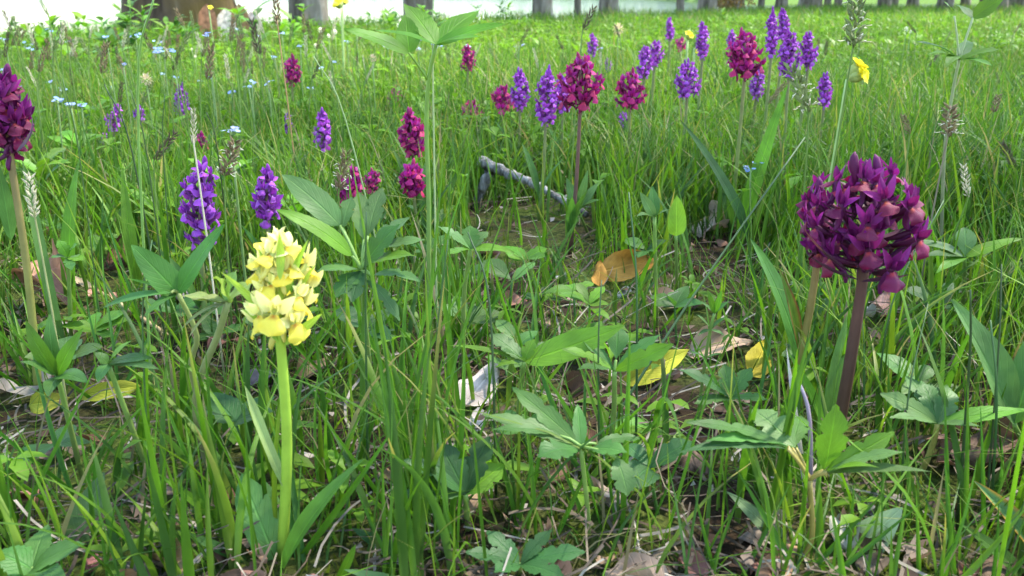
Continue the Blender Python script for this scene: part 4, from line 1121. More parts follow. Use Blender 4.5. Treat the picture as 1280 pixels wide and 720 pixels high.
gn = random.Random(61)
for i in range(64):
    Y = .40 + .55 * gn.random(); px = gn.uniform(-80, 1360); x = at(px, 400, Y).x; hh = gn.uniform(.012, .05)
    ex = np.array([[x - .02, x, x + .02]])
    if not keep(ex, np.full((1, 3), Y), np.full((1, 3), gz(x, Y) + hh))[0]: continue
    b = on_ground(x, Y); t = thing('small_herb', b, 'small low herb with rounded lobed leaves growing between the near grass blades', 'plant', 'small herbs in the near grass')
    c = gn.choice([LG, LD, LB, LG, LS]); nd = b + Vector((gn.uniform(-.008, .008), gn.uniform(-.008, .008), hh)); add_tube('stem', [b, nd], (.0011, .0008), LG, LG, t, b, n=5, seg=4)
    for k in range(gn.randint(3, 6)):
        a = k * 1.7 + gn.random(); L = gn.uniform(.014, .030)
        add_leaf('leaf', nd, nd + Vector((math.cos(a) * L, math.sin(a) * L, gn.uniform(-.004, .014))), L * gn.uniform(.5, .75), t, b, gn.choice([prof_lobed, prof_ovate, prof_obov]), jit(c, .2), None, (gn.uniform(-.3, .3), -.3, 1), .15, .5, .15, 7, nS=14, nC=4)
# taller herbs on the bank in front of the lake, and round the foot of the thick trunk
gh = random.Random(77)
for i in range(46):
    if i < 14: px, Y, hh = gh.uniform(-30, 170), gh.uniform(2.4, 4.8), gh.uniform(.10, .19)
    elif i < 30: px, Y, hh = gh.uniform(150, 420), gh.uniform(3.6, 4.7), gh.uniform(.12, .24)
    else: px, Y, hh = gh.uniform(430, 1000), gh.uniform(4.5, 8), gh.uniform(.12, .22)
    x = at(px, 20, Y).x; b = on_ground(x, Y)
    t = thing('bank_herb', b, 'leafy upright herb on the bank in front of the lake and the trunks', 'plant', 'herbs along the bank')
    nd = b + Vector((gh.uniform(-.03, .03), 0, hh)); add_tube('stem', [b, b.lerp(nd, .5) + Vector((gh.uniform(-.01, .01), 0, 0)), nd], (.003, .0018), LG, LB, t, b, n=5, seg=5)
    for k in range(gh.randint(8, 13)):
        a = k * 2.4 + gh.random(); L = gh.uniform(.04, .085); z = b.lerp(nd, gh.uniform(.35, 1.0))
        add_leaf('leaf', z, z + Vector((math.cos(a) * L, math.sin(a) * L, gh.uniform(.0, .05))), L * gh.uniform(.28, .5), t, b, prof_lance, jit(LB if i % 3 else LG, .25), None, (0, -.2, 1), .2, .6, nS=6, nC=2)
# slabs of fallen bark against the thick trunk
for (px, hpx, c, lb) in [(262, 30, (.30, .13, .06), 'rust-red slab of bark leaning on the thick mossy trunk'), (285, 24, (.55, .45, .38), 'whitish slab of bark beside the thick mossy trunk'), (303, 27, (.33, .16, .08), 'cracked reddish slab of bark near the whitish one'), (318, 18, (.5, .38, .28), 'small pale slab of bark beyond the reddish ones')]:
    x = at(px, 15, 4.75).x; b = on_ground(x, 4.75); h = hpx / FPX * 4.75 + .1
    ob = add_leaf('bark_piece', b, b + Vector((-.03, .05, h)), .11, None, b, prof_strap, c, jit(c, .3), (0, -1, .1), .3, .1, .1, 7, .05, 0, nS=12, nC=4, mat=M_dead)
    ob.location = b; tag(ob, lb, 'bark')

# ================================================================== FALLEN LEAVES, STICK, BARK
def dead_leaf(px, py, Y, Lpx, ang, wr, col, label, group=None, lift=.008, curl=.25, roll=(0, 0, 1), rise=.15, name='dead_leaf', bend=.6, prof=prof_ovate, wave=.14):
    for _ in range(12):                      # where the line of sight meets the soil
        c = at(px, py, Y); Y = Y * (CAM_H - gz(c.x, Y) - lift) / (CAM_H - c.z)
    c = at(px, py, Y); L = Lpx / FPX * Y * (1.0 if group else 1.18)
    d = Vector((math.cos(ang), math.sin(ang), rise)).normalized() * L / 2
    zc = max(c.z, gz(c.x, Y) + lift)
    if zc > gz(c.x, Y) + .03 and group: zc = gz(c.x, Y) + lift
    ctr = Vector((c.x, Y, zc)); b = ctr - d; b.z = max(b.z, gz(b.x, b.y) + .001)
    org = Vector((b.x, b.y, gz(b.x, b.y)))
    ob = add_leaf(name, b, ctr + d, L * wr, None, org, prof, col, jit(col, .2), roll, .25, bend, .08, 9, wave, 0, nS=16, nC=6, mat=M_dead, curl=curl)
    ob.location = org
    return tag(ob, label, 'leaf', group)
TAN = (.27, .185, .11); BRN = (.12, .065, .035); GRY = (.32, .285, .25); PNK = (.36, .22, .15); ORG = (.48, .25, .04); YLW = (.44, .36, .04)
dead_leaf(62, 356, .49, 112, -.75, .5, (.24, .14, .08), 'large curled brown dead leaf propped on a straw stalk', lift=.028, curl=.6, roll=(.5, -.8, .5), rise=-.3, bend=1.0)
dead_leaf(152, 318, .56, 60, 1.2, .55, (.10, .045, .025), 'dark brown crumpled leaf in the grass behind the grey-green plant', lift=.012, curl=.5, roll=(.2, -.8, .5), rise=.6)
dead_leaf(890, 284, .72, 56, -.6, .75, (.50, .42, .30), 'pale cream crumpled dead leaf beyond the pinkish ones', lift=.012, curl=.5, roll=(.1, -.7, .7), rise=.2)
dead_leaf(848, 378, .53, 54, .1, .5, PNK, 'pinkish-brown curled dead leaf behind the ringed-leaf plant', lift=.008, curl=.4, roll=(0, -.6, .8))
dead_leaf(900, 436, .46, 78, .15, .5, PNK, 'flat pinkish-brown dead leaf at the foot of the ringed-leaf plant', lift=.006, curl=.25, roll=(0, -.5, .85))
dead_leaf(603, 480, .425, 74, .9, .62, (.33, .29, .25), 'grey-white crumpled dead leaf in the middle of the grass', lift=.012, curl=.35, roll=(0, -.75, .65), rise=.5)
dead_leaf(785, 332, .62, 66, .25, .55, ORG, 'orange-yellow fallen leaf caught upright in the grass', lift=.02, curl=.2, roll=(0, -.9, .4), rise=.15, bend=.9)
dead_leaf(750, 342, .61, 32, 1.4, .6, ORG, 'small orange leaf touching the orange-yellow one', lift=.018, curl=.2, roll=(-.2, -.9, .4), rise=1.0)
dead_leaf(975, 186, .98, 34, 1.2, .7, (.46, .26, .04), 'orange fallen leaf below the dark crimson orchid', lift=.02, curl=.3, roll=(0, -.9, .4), rise=1.0)
dead_leaf(820, 458, .44, 90, .35, .36, (.42, .38, .03), 'yellow curved leaf under the blue-green lobed plant', lift=.012, curl=.06, roll=(0, -.9, .5), rise=.35, bend=.5, prof=prof_lance, wave=.03)
dead_leaf(948, 448, .45, 58, 1.0, .6, (.42, .36, .03), 'yellow broad leaf beside the dark lobed plant', lift=.012, curl=.1, roll=(0, -.9, .4), rise=.5, wave=.05)
dead_leaf(62, 502, .42, 46, .2, .6, (.30, .32, .03), 'olive-yellow rounded leaf over the moss', lift=.014, curl=.08, roll=(0, -.9, .4), rise=.1, wave=.04)
dead_leaf(140, 488, .415, 66, .12, .34, (.36, .34, .03), 'olive-yellow long leaf over a grey bark strip', lift=.016, curl=.08, roll=(0, -.9, .45), rise=.12, wave=.04, prof=prof_strap)
dead_leaf(135, 500, .42, 62, -.05, .18, (.44, .40, .36), 'grey strip of bark under the olive-yellow long leaf', lift=.006, curl=.05, name='bark_strip', prof=prof_strap)
dead_leaf(1232, 558, .42, 92, .25, .42, (.20, .125, .09), 'thick brown roll of bark below the big pointed leaf', lift=.012, curl=.7, roll=(0, -.5, .8), bend=.4, name='bark_roll', prof=prof_strap)
dead_leaf(1175, 560, .425, 60, 1.0, .6, (.17, .10, .07), 'dark brown curled leaf leaning on the roll of bark', lift=.012, curl=.5, roll=(.3, -.8, .4))
dead_leaf(25, 488, .43, 44, .1, .5, (.42, .34, .26), 'frayed tan leaf scrap near the olive-yellow leaves', lift=.012, curl=.5)
dead_leaf(70, 560, .40, 44, .5, .5, (.30, .21, .15), 'tan curled leaf scrap on the moss', lift=.008, curl=.5, roll=(0, -.6, .8))
dead_leaf(700, 590, .375, 34, .8, .6, (.22, .12, .07), 'brown leaf under the drooping lobed plant', lift=.008, curl=.4, roll=(0, -.8, .5), rise=.5)
dead_leaf(760, 700, .345, 28, .2, .6, (.28, .19, .11), 'tan flat leaf scrap near the dark flat plant', lift=.004, curl=.2)
dead_leaf(985, 688, .37, 34, -.6, .6, (.34, .2, .11), 'crisp tan leaf beside the brownish stalk of the forked plant', lift=.006, curl=.6, roll=(0, -.7, .6), rise=.5)
dead_leaf(1090, 705, .355, 40, .5, .7, (.20, .14, .11), 'dull brown leaf below the silvery-white leaf', lift=.006, curl=.4, roll=(0, -.7, .6))
dead_leaf(1105, 380, .56, 44, 1.0, .6, (.40, .25, .17), 'tan folded leaf just behind the stem of the dark orchid', lift=.01, curl=.5, roll=(0, -.8, .5), rise=.5)
dead_leaf(1218, 268, .80, 34, .9, .6, (.34, .25, .18), 'tan leaf scrap behind the rounded pale leaves', lift=.014, curl=.4, roll=(0, -.8, .5))
dead_leaf(935, 258, .84, 36, .1, .5, (.30, .24, .19), 'grey-brown leaf scrap beside the cream dead leaf', lift=.012, curl=.3, roll=(0, -.7, .6))
gl = random.Random(91)
for i in range(150):
    Y = .34 + 1.0 * gl.random() ** 1.6; px = gl.uniform(-160, 1440)
    col = gl.choice([TAN, BRN, GRY, PNK, (.13, .07, .045), (.24, .15, .09), (.30, .22, .16), (.20, .12, .08)])
    x = at(px, 400, Y).x
    gpx, gpy = proj(x, Y, gz(x, Y))
    dead_leaf(gpx, gpy, Y, gl.uniform(.012, .034) * FPX / Y, gl.uniform(0, 6.28), gl.uniform(.4, .75), jit(col, .3),
              'small curled brown dead leaf lying on the soil among the grass', 'small dead leaves on the soil', lift=gl.uniform(.002, .008), curl=gl.uniform(.2, .6), roll=(gl.uniform(-.5, .5), gl.uniform(-.6, .3), 1), rise=gl.uniform(-.1, .35))

# grey stick
p0, p1 = at(600, 200, 1.16), at(733, 287, 1.02)
sb = on_ground(p0.x, p0.y)
p1.z = max(p1.z, gz(p1.x, p1.y) + .010)
st = thing('stick', sb, 'weathered grey stick with a broken forked end slanting down into the grass', 'stick')
def rough_tube(name, pts, r0, r1, parent, org, mat, n=10, seg=24, am=.14, seed=1):
    rr = random.Random(seed); P = curve_pts(pts, seg); k = len(P)
    R = [(r0 + (r1 - r0) * i / (k - 1)) * (1 + rr.uniform(-am, am)) for i in range(k)]
    P = [p + Vector((rr.uniform(-1, 1), rr.uniform(-1, 1), rr.uniform(-1, 1))) * r0 * .22 for p in P]
    v, f = tube_arr([p - org for p in P], R, n)
    return link(name, mesh_data(name, v, f, mat), parent)
mid = p0.lerp(p1, .45) + Vector((.003, 0, .003))
rough_tube('branch', [p0, p0.lerp(p1, .2) + Vector((.004, 0, -.002)), mid, p1],   .0078, .0040, st, sb, M_stick)
q1 = p0.lerp(p1, .14)
rough_tube('side_branch', [q1 + Vector((-.004, .006, -.006)), q1 + Vector((-.012, .004, -.022)), on_ground(q1.x - .025, q1.y + .012)], .0068, .006, st, sb, M_stick, seed=2, seg=10)
rough_tube('side_branch', [p0.lerp(p1, .75), p0.lerp(p1, .8) + Vector((.004, .01, .006)), p0.lerp(p1, .88) + Vector((.012, .02, .005))], .0028, .0012, st, sb, M_stick, seed=3, seg=8)
# straw stalk lying from the curled leaf
s0 = at(82, 343, .79); s1 = at(232, 434, .66); b = on_ground(s1.x, s1.y, -.002)
t = thing('straw_stalk', b, 'long tan straw stalk leaning from the curled brown leaf to the soil', 'stalk')
add_tube('stem', [b, s1, at(150, 380, .725), s0], (.0018, .0022), (.40, .30, .14), (.46, .36, .19), t, b, M_straw, 6)
for k in range(5):
    pz = s0.lerp(s1, .05 + .05 * k)
    add_leaf('husk', pz, pz + Vector((-.008, .0, .004 + .002 * k)), .006, t, b, prof_lance, (.5, .4, .25), None, (0, -.5, .8), .3, .4, nS=6, nC=2, mat=M_straw)
# pointed grey-purple dry stalk
b = on_ground(at(1024, 560, .41).x, .41); t = thing('dry_stalk', b, 'pointed grey-purple dry stalk sticking up beside the forked lobed plant', 'stalk')
add_leaf('sheath', b, at(983, 434, .43), 9 / FPX * .42, t, b, prof_strap, (.28, .23, .26), (.5, .44, .46), (-.3, -.9, .2), .9, .1, nS=12)
add_tube('stem', [b, at(1012, 525, .415), at(996, 470, .425)], (.0014, .0008), (.2, .14, .17), (.3, .24, .27), t, b)

# ================================================================== SEEDING GRASSES
def ear_arr(n, L, R, kind, seed):
    r = random.Random(seed); V = []; F = []; C = []
    base = {'dark': (.075, .05, .035), 'brown': (.2, .13, .075), 'green': (.17, .21, .08), 'pale': (.55, .48, .34)}[kind]
    for i in range(n):
        u = (i + .5) / n; a = i * 2.4 + r.uniform(-.3, .3)
        z = L * u; rad = R * math.sin(math.pi * (.12 + .80 * u)) ** .7
        d = Vector((math.cos(a), math.sin(a), r.uniform(1.0, 1.9))).normalized()
        p = Vector((math.cos(a) * rad * .35, math.sin(a) * rad * .35, z))
        l = R * r.uniform(1.5, 2.3); s = R * .30
        e1 = d.orthogonal().normalized() * s; e2 = d.cross(e1).normalized() * s
        o = len(V)
        V += [p, p + d * l * .4 + e1, p + d * l * .4 + e2, p + d * l * .4 - e1, p + d * l * .4 - e2, p + d * l]
        F += [(o, o + 2, o + 1), (o, o + 3, o + 2), (o, o + 4, o + 3), (o, o + 1, o + 4), (o + 5, o + 1, o + 2), (o + 5, o + 2, o + 3), (o + 5, o + 3, o + 4), (o + 5, o + 4, o + 1)]
        k = r.uniform(.65, 1.4); g = r.random() * .35
        c = tuple(base[j] * k * (1 - g) + (.16, .2, .06)[j] * g for j in range(3))
        C += [c] * 6
    return np.array([tuple(v) for v in V]), F, np.array(C)
EARS = {k: [mesh_data('seed_head', *ear_arr(34, 1.0, .13 if k != 'pale' else .10, k, s)[:2], M_straw, ear_arr(34, 1.0, .13 if k != 'pale' else .10, k, s)[2], smooth=False) for s in range(3)] for k in ('dark', 'brown', 'green', 'pale')}
def anther_mesh():
    V = []; F = []; o = 0; r = random.Random(4)
    for i in range(22):
        a = r.uniform(0, 6.28); z = r.uniform(.05, .95); R = .12
        p = Vector((math.cos(a) * R, math.sin(a) * R, z))
        q = p + Vector((math.cos(a) * .09, math.sin(a) * .09, r.uniform(-.02, .08)))
        e = q + Vector((r.uniform(-.07, .07), r.uniform(-.07, .07), r.uniform(-.08, .02)))
        v, f = tube_arr([p, q, e], [.010, .010, .014], 3); V.append(v); F += [tuple(o + x for x in g) for g in f]; o += len(v)
    v = np.concatenate(V); return mesh_data('anthers', v, F, M_straw, np.broadcast_to((.72, .68, .52), v.shape))
ANTH = anther_mesh()
def seed_grass(px, ytop, Y, Lpx, kind, label, group=None, base_px=None, lean=0, anth=False, wide=1.0, stemc=(.10, .17, .03), bent=0):
    top = at(px + lean * .5, ytop, Y); bot = at(px - lean * .5, ytop + Lpx, Y); L = (top - bot).length
    bb = at(base_px if base_px is not None else px - lean * 1.6, ytop, Y); base = on_ground(bb.x, Y + random.uniform(-.02, .02))
    t = thing('seed_stalk', base, label, 'seed stalk', group)
    m = base.lerp(bot, .6) + Vector(((base.x - bot.x) * .12 + bent, 0, 0))
    add_tube('stem', [base, m, bot, bot.lerp(top, .3)], (.0006 + .00032 * Y, .0004 + .00022 * Y), stemc, stemc, t, base, n=5, seg=8)
    q = (top - bot).normalized().to_track_quat('Z', 'Y').to_matrix()
    w = L * wide
    h = link('seed_head', random.choice(EARS[kind]), t, mat=Matrix.Translation(bot - base) @ (q @ Matrix.Diagonal((w, w, L))).to_4x4())
    if anth: link('anthers', ANTH, h)
    return t
seed_grass(1068, -4, .60, 66, 'green', 'large flowering grass head with white anthers above the bright cowslip', base_px=1062, lean=4, anth=True, wide=1.2)
seed_grass(1000, 84, .66, 58, 'green', 'flowering grass head with pale anthers in front of the violet cluster', base_px=1030, lean=-22, anth=True)
seed_grass(1186, 134, .72, 38, 'brown', 'withered brown seed head with white threads beside the two-tiered plant', base_px=1172, lean=3, anth=True, wide=1.7, stemc=(.16, .13, .08))
seed_grass(1207, 208, .70, 40, 'pale', 'cream-coloured bent seed head near the withered brown one', base_px=1200, lean=-6)
seed_grass(242, 138, .60, 44, 'pale', 'cream-coloured ear on a straight straw stalk in front of the big loose violet orchid', base_px=247, lean=-1, wide=.75, stemc=(.5, .44, .3))
seed_grass(287, 178, .66, 44, 'brown', 'tan flowering ear with white curls beside the big loose violet orchid', base_px=268, lean=14, anth=True, wide=1.3)
seed_grass(428, 192, .60, 50, 'brown', 'brown-green ear with a white curl above the lobed clump', base_px=412, lean=10, anth=True, wide=1.0)
seed_grass(40, 220, .52, 54, 'pale', 'tan feathery ear beside the orange-throated orchid', base_px=50, lean=-8, wide=1.1, stemc=(.25, .26, .1))
seed_grass(735, 10, 1.0, 30, 'dark', 'dark slanting seed head against the bright lake', base_px=715, lean=14, wide=.9)
seed_grass(346, -4, 1.0, 36, 'brown', 'rust-brown upright seed spike before the dark grey trunk', base_px=352, lean=-2, wide=1.0, stemc=(.3, .18, .08))
seed_grass(205, 168, .75, 34, 'dark', 'drooping dark green ear among the bent violet orchids', base_px=185, lean=26, wide=.8)
seed_grass(1262, 180, .9, 34, 'dark', 'dark thin drooping ear beyond the two-tiered plant', base_px=1280, lean=-18, wide=.7)
seed_grass(1245, 120, 1.0, 22, 'brown', 'small brown ear beside the two-tiered plant', base_px=1240, lean=6, wide=1.4)
seed_grass(1133, 145, .9, 24, 'brown', 'small tan ear between the bright cowslip and the withered seed head', base_px=1140, lean=-8)
seed_grass(970, 105, 1.0, 26, 'brown', 'arched brown ear on the long strap leaf', base_px=950, lean=22, wide=.7)
# the band of seeding grass in the left background and a few elsewhere
gs = random.Random(17)
LBL = {'dark': 'dark brown seeding grass spike standing in the meadow', 'brown': 'light brown seeding grass spike standing in the meadow', 'green': 'greenish seeding grass spike standing in the meadow', 'pale': 'straw-pale seeding grass spike standing in the meadow'}
fixed = [(10, 15, 1.5, 26), (20, 22, 1.4, 24), (8, 42, 1.1, 32), (38, 30, 1.6, 26), (52, 62, 1.2, 30), (40, 85, 1.1, 24), (56, 2, 1.3, 18), (72, 32, 1.3, 32), (78, 28, 1.2, 30), (92, 48, 1.5, 24), (130, 56, 1.1, 38), (155, 38, 1.6, 24), (185, 42, 1.8, 22), (160, 35, 1.7, 22), (222, 45, 2.0, 20), (250, 42, 1.6, 26), (262, 60, 1.2, 42), (290, 25, 1.5, 28), (300, 20, 1.6, 30), (325, 15, 1.7, 28), (225, 12, 2.2, 22), (240, 16, 2.1, 20), (320, 28, 1.4, 42), (284, 70, 1.3, 30), (303, 55, 1.5, 30), (330, 62, 1.4, 26), (395, 78, 1.5, 22), (462, 80, 1.3, 22), (455, 70, 1.4, 18), (500, 55, 1.8, 16), (520, 45, 1.9, 20), (560, 60, 1.8, 22), (700, 45, 2, 18), (772, 32, 1.8, 16), (670, 62, 1.6, 24), (600, 150, 1.2, 18), (1140, 28, 2.2, 14), (1185, 40, 2.4, 12)]
for i in range(64):
    fixed.append((gs.uniform(-30, 420), gs.uniform(18, 105), gs.uniform(1.1, 2.6), gs.uniform(14, 28)))
for i in range(26):
    fixed.append((gs.uniform(420, 1290), gs.uniform(30, 110), gs.uniform(1.3, 3.0), gs.uniform(10, 20)))
for (px, y, Y, L) in fixed:
    k = gs.choice(['dark', 'brown', 'brown', 'green', 'pale'] if px < 420 else ['dark', 'brown', 'green', 'pale'])
    seed_grass(px, y, Y, L, k, LBL[k], k + ' seeding grasses in the meadow', lean=gs.uniform(-12, 12), bent=gs.uniform(-.012, .012), wide=gs.uniform(.5, .9))

# bare dark grass stalks
gk = 'bare grass stalks'
def stalk(pts, r, col, label, group=None):
    P = [at(*p) for p in pts]; b = on_ground(P[0].x, P[0].y)
    t = thing('grass_stalk', b, label, 'grass', group)
    add_tube('stem', [b] + P[1:], (r, r * .5), col, col, t, b, M_stem, 5, 10)
DK = (.035, .075, .018)
stalk([(735, 560, .47), (860, 380, .52), (1006, 172, .60)], .0011, DK, 'long dark grass stalk slanting across the lobed plant with the yellow leaf')
for pts in ([(112, 330, .62), (100, 200, .62), (78, 98, .62)], [(196, 330, .62), (165, 190, .62), (130, 105, .62)], [(197, 300, .64), (183, 190, .64), (163, 112, .64)], [(204, 300, .66), (204, 190, .66), (206, 118, .66)], [(286, 300, .66), (272, 190, .66), (258, 140, .66)],
            [(456, 560, .42), (457, 380, .42), (458, 265, .42)], [(1213, 580, .40), (1212, 450, .40), (1213, 362, .4)], [(1245, 600, .40), (1248, 440, .41), (1252, 330, .42)], [(1250, 600, .41), (1246, 500, .4), (1238, 400, .41)], [(540, 600, .42), (546, 430, .44), (560, 300, .45)],
            [(752, 560, .43), (748, 440, .43), (752, 350, .44)], [(800, 480, .47), (796, 360, .48), (786, 240, .5)], [(1130, 620, .41), (1135, 500, .41), (1160, 380, .44)], [(170, 520, .41), (178, 400, .42), (190, 300, .44)], [(620, 520, .42), (612, 380, .44), (585, 290, .46)], [(1102, 480, .5), (1115, 380, .5), (1180, 250, .54)]):
    stalk(pts, random.uniform(.0006, .0009), jit(DK, .3), 'thin dark bare grass stalk rising through the grass', gk)
stalk([(165, 330, .56), (172, 120, .55), (193, -6, .54)], .0011, (.16, .28, .06), 'tall pale green grass stalk crossing the thick mossy trunk')
stalk([(541, 240, .62), (541, 80, .62), (542, -6, .62)], .0008, (.3, .36, .16), 'thin pale stalk rising behind the whorled plant')
stalk([(490, 330, .72), (432, 150, .7), (392, 70, .69)], .0008, (.25, .33, .14), 'pale curved stalk beside the lone magenta orchid')

# ================================================================== BROAD GRASS BLADES AND TUFTS IN FRONT
def blade_obj(base, tip, W, parent, org, col, bend, az=None):
    add_leaf('blade', base, tip, W, parent, org, prof_grass, jit(col, .15), jit(col, .15), az or (random.uniform(-.6, .6), -.8, .4), .55, bend, nS=14, nC=2, mat=M_grass, wave=0)
def prof_grass(t): return min(1, .6 + t * 1.6) * (1 - max(0, (t - .2) / .8) ** 1.8)
G1 = (.092, .215, .016); G2 = (.062, .165, .014); G3 = (.125, .25, .025)
TUFTS = [
 ('bright broad-bladed grass tuft beside the lobed clump', [((522, 575, .41), (557, 178, .46), 10, G1), ((530, 560, .41), (600, 350, .45), 7, G1), ((515, 560, .41), (436, 180, .44), 9, G3), ((510, 560, .41), (530, 362, .42), 8, G1), ((525, 570, .40), (484, 448, .41), 7, G2), ((505, 570, .41), (505, 395, .42), 6, G1)]),
 ('stout grass tuft in front of the grey-white dead leaf', [((556, 580, .39), (580, 405, .41), 14, G1), ((548, 590, .39), (520, 480, .4), 7, G2), ((562, 585, .39), (625, 470, .41), 6, G1), ((550, 585, .39), (480, 450, .4), 6, G1), ((558, 585, .395), (545, 440, .41), 8, G2)]),
 ('grass tuft with a blade folded over at its top beside the yellow orchid', [((486, 725, .35), (478, 560, .36), 10, G1), ((480, 725, .35), (505, 556, .365), 9, G3), ((500, 720, .35), (440, 600, .36), 7, G2), ((495, 722, .35), (540, 560, .37), 7, G1), ((582, 722, .35), (545, 588, .36), 7, G1)]),
 ('grass tuft leaning over the moss', [((2, 635, .39), (130, 436, .41), 8, G1), ((110, 625, .385), (118, 535, .39), 9, G2), ((122, 640, .38), (92, 470, .40), 7, G1), ((275, 615, .38), (192, 466, .40), 10, G1), ((180, 640, .38), (200, 452, .4), 4, G3), ((100, 640, .38), (0, 500, .4), 5, G3), ((112, 650, .375), (108, 560, .38), 10, G2)]),
 ('upright grass tuft in the corner of bare soil', [((78, 730, .335), (76, 640, .34), 9, G2), ((135, 720, .345), (118, 590, .36), 8, G1), ((30, 730, .34), (10, 520, .37), 5, G1), ((128, 720, .345), (160, 560, .36), 6, G2)]),
 ('broad pointed grass tuft below the big pointed leaf', [((1062, 735, .335), (1038, 628, .345), 13, G1), ((1160, 730, .34), (1222, 568, .36), 11, G1), ((1163, 730, .335), (1292, 622, .345), 15, G3), ((1118, 728, .34), (1114, 655, .345), 8, G3), ((1178, 725, .345), (1192, 652, .35), 11, G1), ((1200, 722, .345), (1180, 560, .365), 10, G2), ((1240, 722, .35), (1248, 620, .355), 9, G2), ((1090, 720, .35), (1100, 590, .36), 7, G2), ((1152, 720, .35), (1145, 610, .36), 8, G1)]),
 ('tall grass tuft beside the silvery-white leaf', [((1215, 640, .385), (1210, 470, .40), 9, G1), ((1225, 645, .385), (1285, 520, .40), 8, G3), ((1195, 640, .385), (1180, 480, .4), 8, G2), ((1140, 640, .39), (1128, 500, .41), 8, G1), ((1240, 640, .385), (1225, 500, .4), 8, G2), ((1130, 650, .385), (1060, 545, .4), 6, G1)]),
 ('dark wide grass tuft below the forked lobed plant', [((1008, 715, .35), (918, 582, .365), 14, G2), ((1000, 715, .355), (1110, 610, .36), 10, G2), ((1020, 715, .35), (1155, 626, .35), 9, G2), ((880, 722, .35), (935, 590, .365), 9, G2), ((1030, 712, .36), (1022, 560, .38), 14, G1), ((900, 718, .35), (865, 600, .36), 7, G2), ((1060, 715, .36), (1068, 600, .37), 8, G2), ((925, 715, .355), (990, 600, .37), 8, G2)]),
 ('grass tuft between the blue-green lobed plant and the drooping lobed plant', [((782, 560, .39), (788, 396, .40), 11, G1), ((815, 560, .39), (915, 405, .41), 6, G2), ((800, 560, .395), (860, 380, .42), 5, G1), ((775, 565, .39), (740, 430, .4), 6, G2), ((835, 600, .38), (900, 440, .4), 6, G1), ((760, 570, .385), (700, 440, .4), 5, G2)]),
 ('dense grass tuft behind the drooping lobed plant', [((660, 610, .39), (690, 500, .4), 9, G2), ((650, 620, .385), (610, 510, .4), 9, G2), ((740, 620, .385), (690, 560, .39), 8, G2), ((670, 620, .385), (650, 470, .41), 8, G1), ((690, 625, .38), (745, 560, .385), 10, G2), ((640, 620, .385), (668, 560, .39), 9, G2)]),
 ('fine tall grass tuft before the low magenta orchids', [((470, 480, .5), (436, 180, .52), 7, G1), ((478, 480, .5), (605, 300, .53), 6, G3), ((500, 470, .5), (600, 180, .55), 6, G1), ((540, 460, .52), (640, 240, .56), 6, G3), ((555, 460, .52), (560, 250, .54), 5, G1)]),
 ('grass tuft around the foot of the dark orchid', [((1020, 590, .42), (955, 430, .44), 10, G1), ((1100, 560, .44), (1130, 420, .46), 8, G1), ((1085, 560, .44), (1180, 400, .47), 7, G2), ((1030, 570, .43), (1025, 440, .45), 7, G3), ((1110, 560, .44), (1110, 440, .46), 8, G2), ((960, 580, .42), (915, 450, .44), 7, G2)]),
]
for lb, bl in TUFTS:
    ref = at(*bl[0][0]); b = on_ground(ref.x, bl[0][0][2])
    t = thing('grass_tuft', b, lb, 'grass')
    for (p0, p1, w, c) in bl:
        q = at(*p0); q.z = gz(q.x, q.y) - .003
        blade_obj(q, at(*p1), w / FPX * p0[2], t, b, c, random.uniform(-.1, .5))
gt = random.Random(33)
for i in range(64):
    Y = gt.uniform(.36, .95); px = gt.uniform(-60, 1340); x = at(px, 400, Y).x
    b = on_ground(x, Y); BL = []
    for k in range(gt.randint(3, 6)):
        a = gt.uniform(0, 6.28); l = gt.uniform(.05, .115); h = l * gt.uniform(.75, .97); s = math.sqrt(max(0, l * l - h * h))
        q = b + Vector((gt.gauss(0, .005), gt.gauss(0, .005), 0)); e = q + Vector((math.cos(a) * s, math.sin(a) * s, h))
        if keep(np.array([[e.x, (q.x + e.x) / 2, e.x * .75 + q.x * .25]]), np.array([[e.y, (q.y + e.y) / 2, e.y * .75 + q.y * .25]]), np.array([[e.z, (q.z + e.z) / 2, e.z * .75 + q.z * .25]]))[0]: BL.append((q, e, gt.uniform(.0024, .0042), gt.choice([G1, G2, G1, G3, (.07, .18, .03)]), gt.uniform(.1, .9)))
    if not BL: continue
    t = thing('grass_tuft', b, 'small loose tuft of green grass blades in the near meadow', 'grass', 'loose grass tufts')
    for q, e, w, c, bd in BL: blade_obj(q, e, w, t, b, c, bd)

# ================================================================== SMALL FLOWERS
def disc_flower(col, eye):
    V = []; F = []; C = []; o = 0
    for k in range(5):
        a = k * 2 * math.pi / 5
        v, f, uv = petal_arr((math.cos(a) * .1, math.sin(a) * .1, 0), (math.cos(a), math.sin(a), .12), .95, (0, 0, 1), prof_obov, -.1, .05, 0, 4, 2)
        V.append(v); F += [tuple(o + i for i in q) for q in f]; o += len(v); C.append(np.broadcast_to(col, v.shape))
    v, f = tube_arr([(0, 0, 0), (0, 0, .12)], [.22, .18], 6); V.append(v); F += [tuple(o + i for i in q) for q in f]; C.append(np.broadcast_to(eye, v.shape))
    v = np.concatenate(V); return mesh_data('flower', v, F, M_pale, np.concatenate(C))
FMN = [disc_flower((.25, .38, .74), (.75, .6, .15)), disc_flower((.36, .50, .82), (.8, .75, .5)), disc_flower((.30, .34, .66), (.8, .7, .3))]
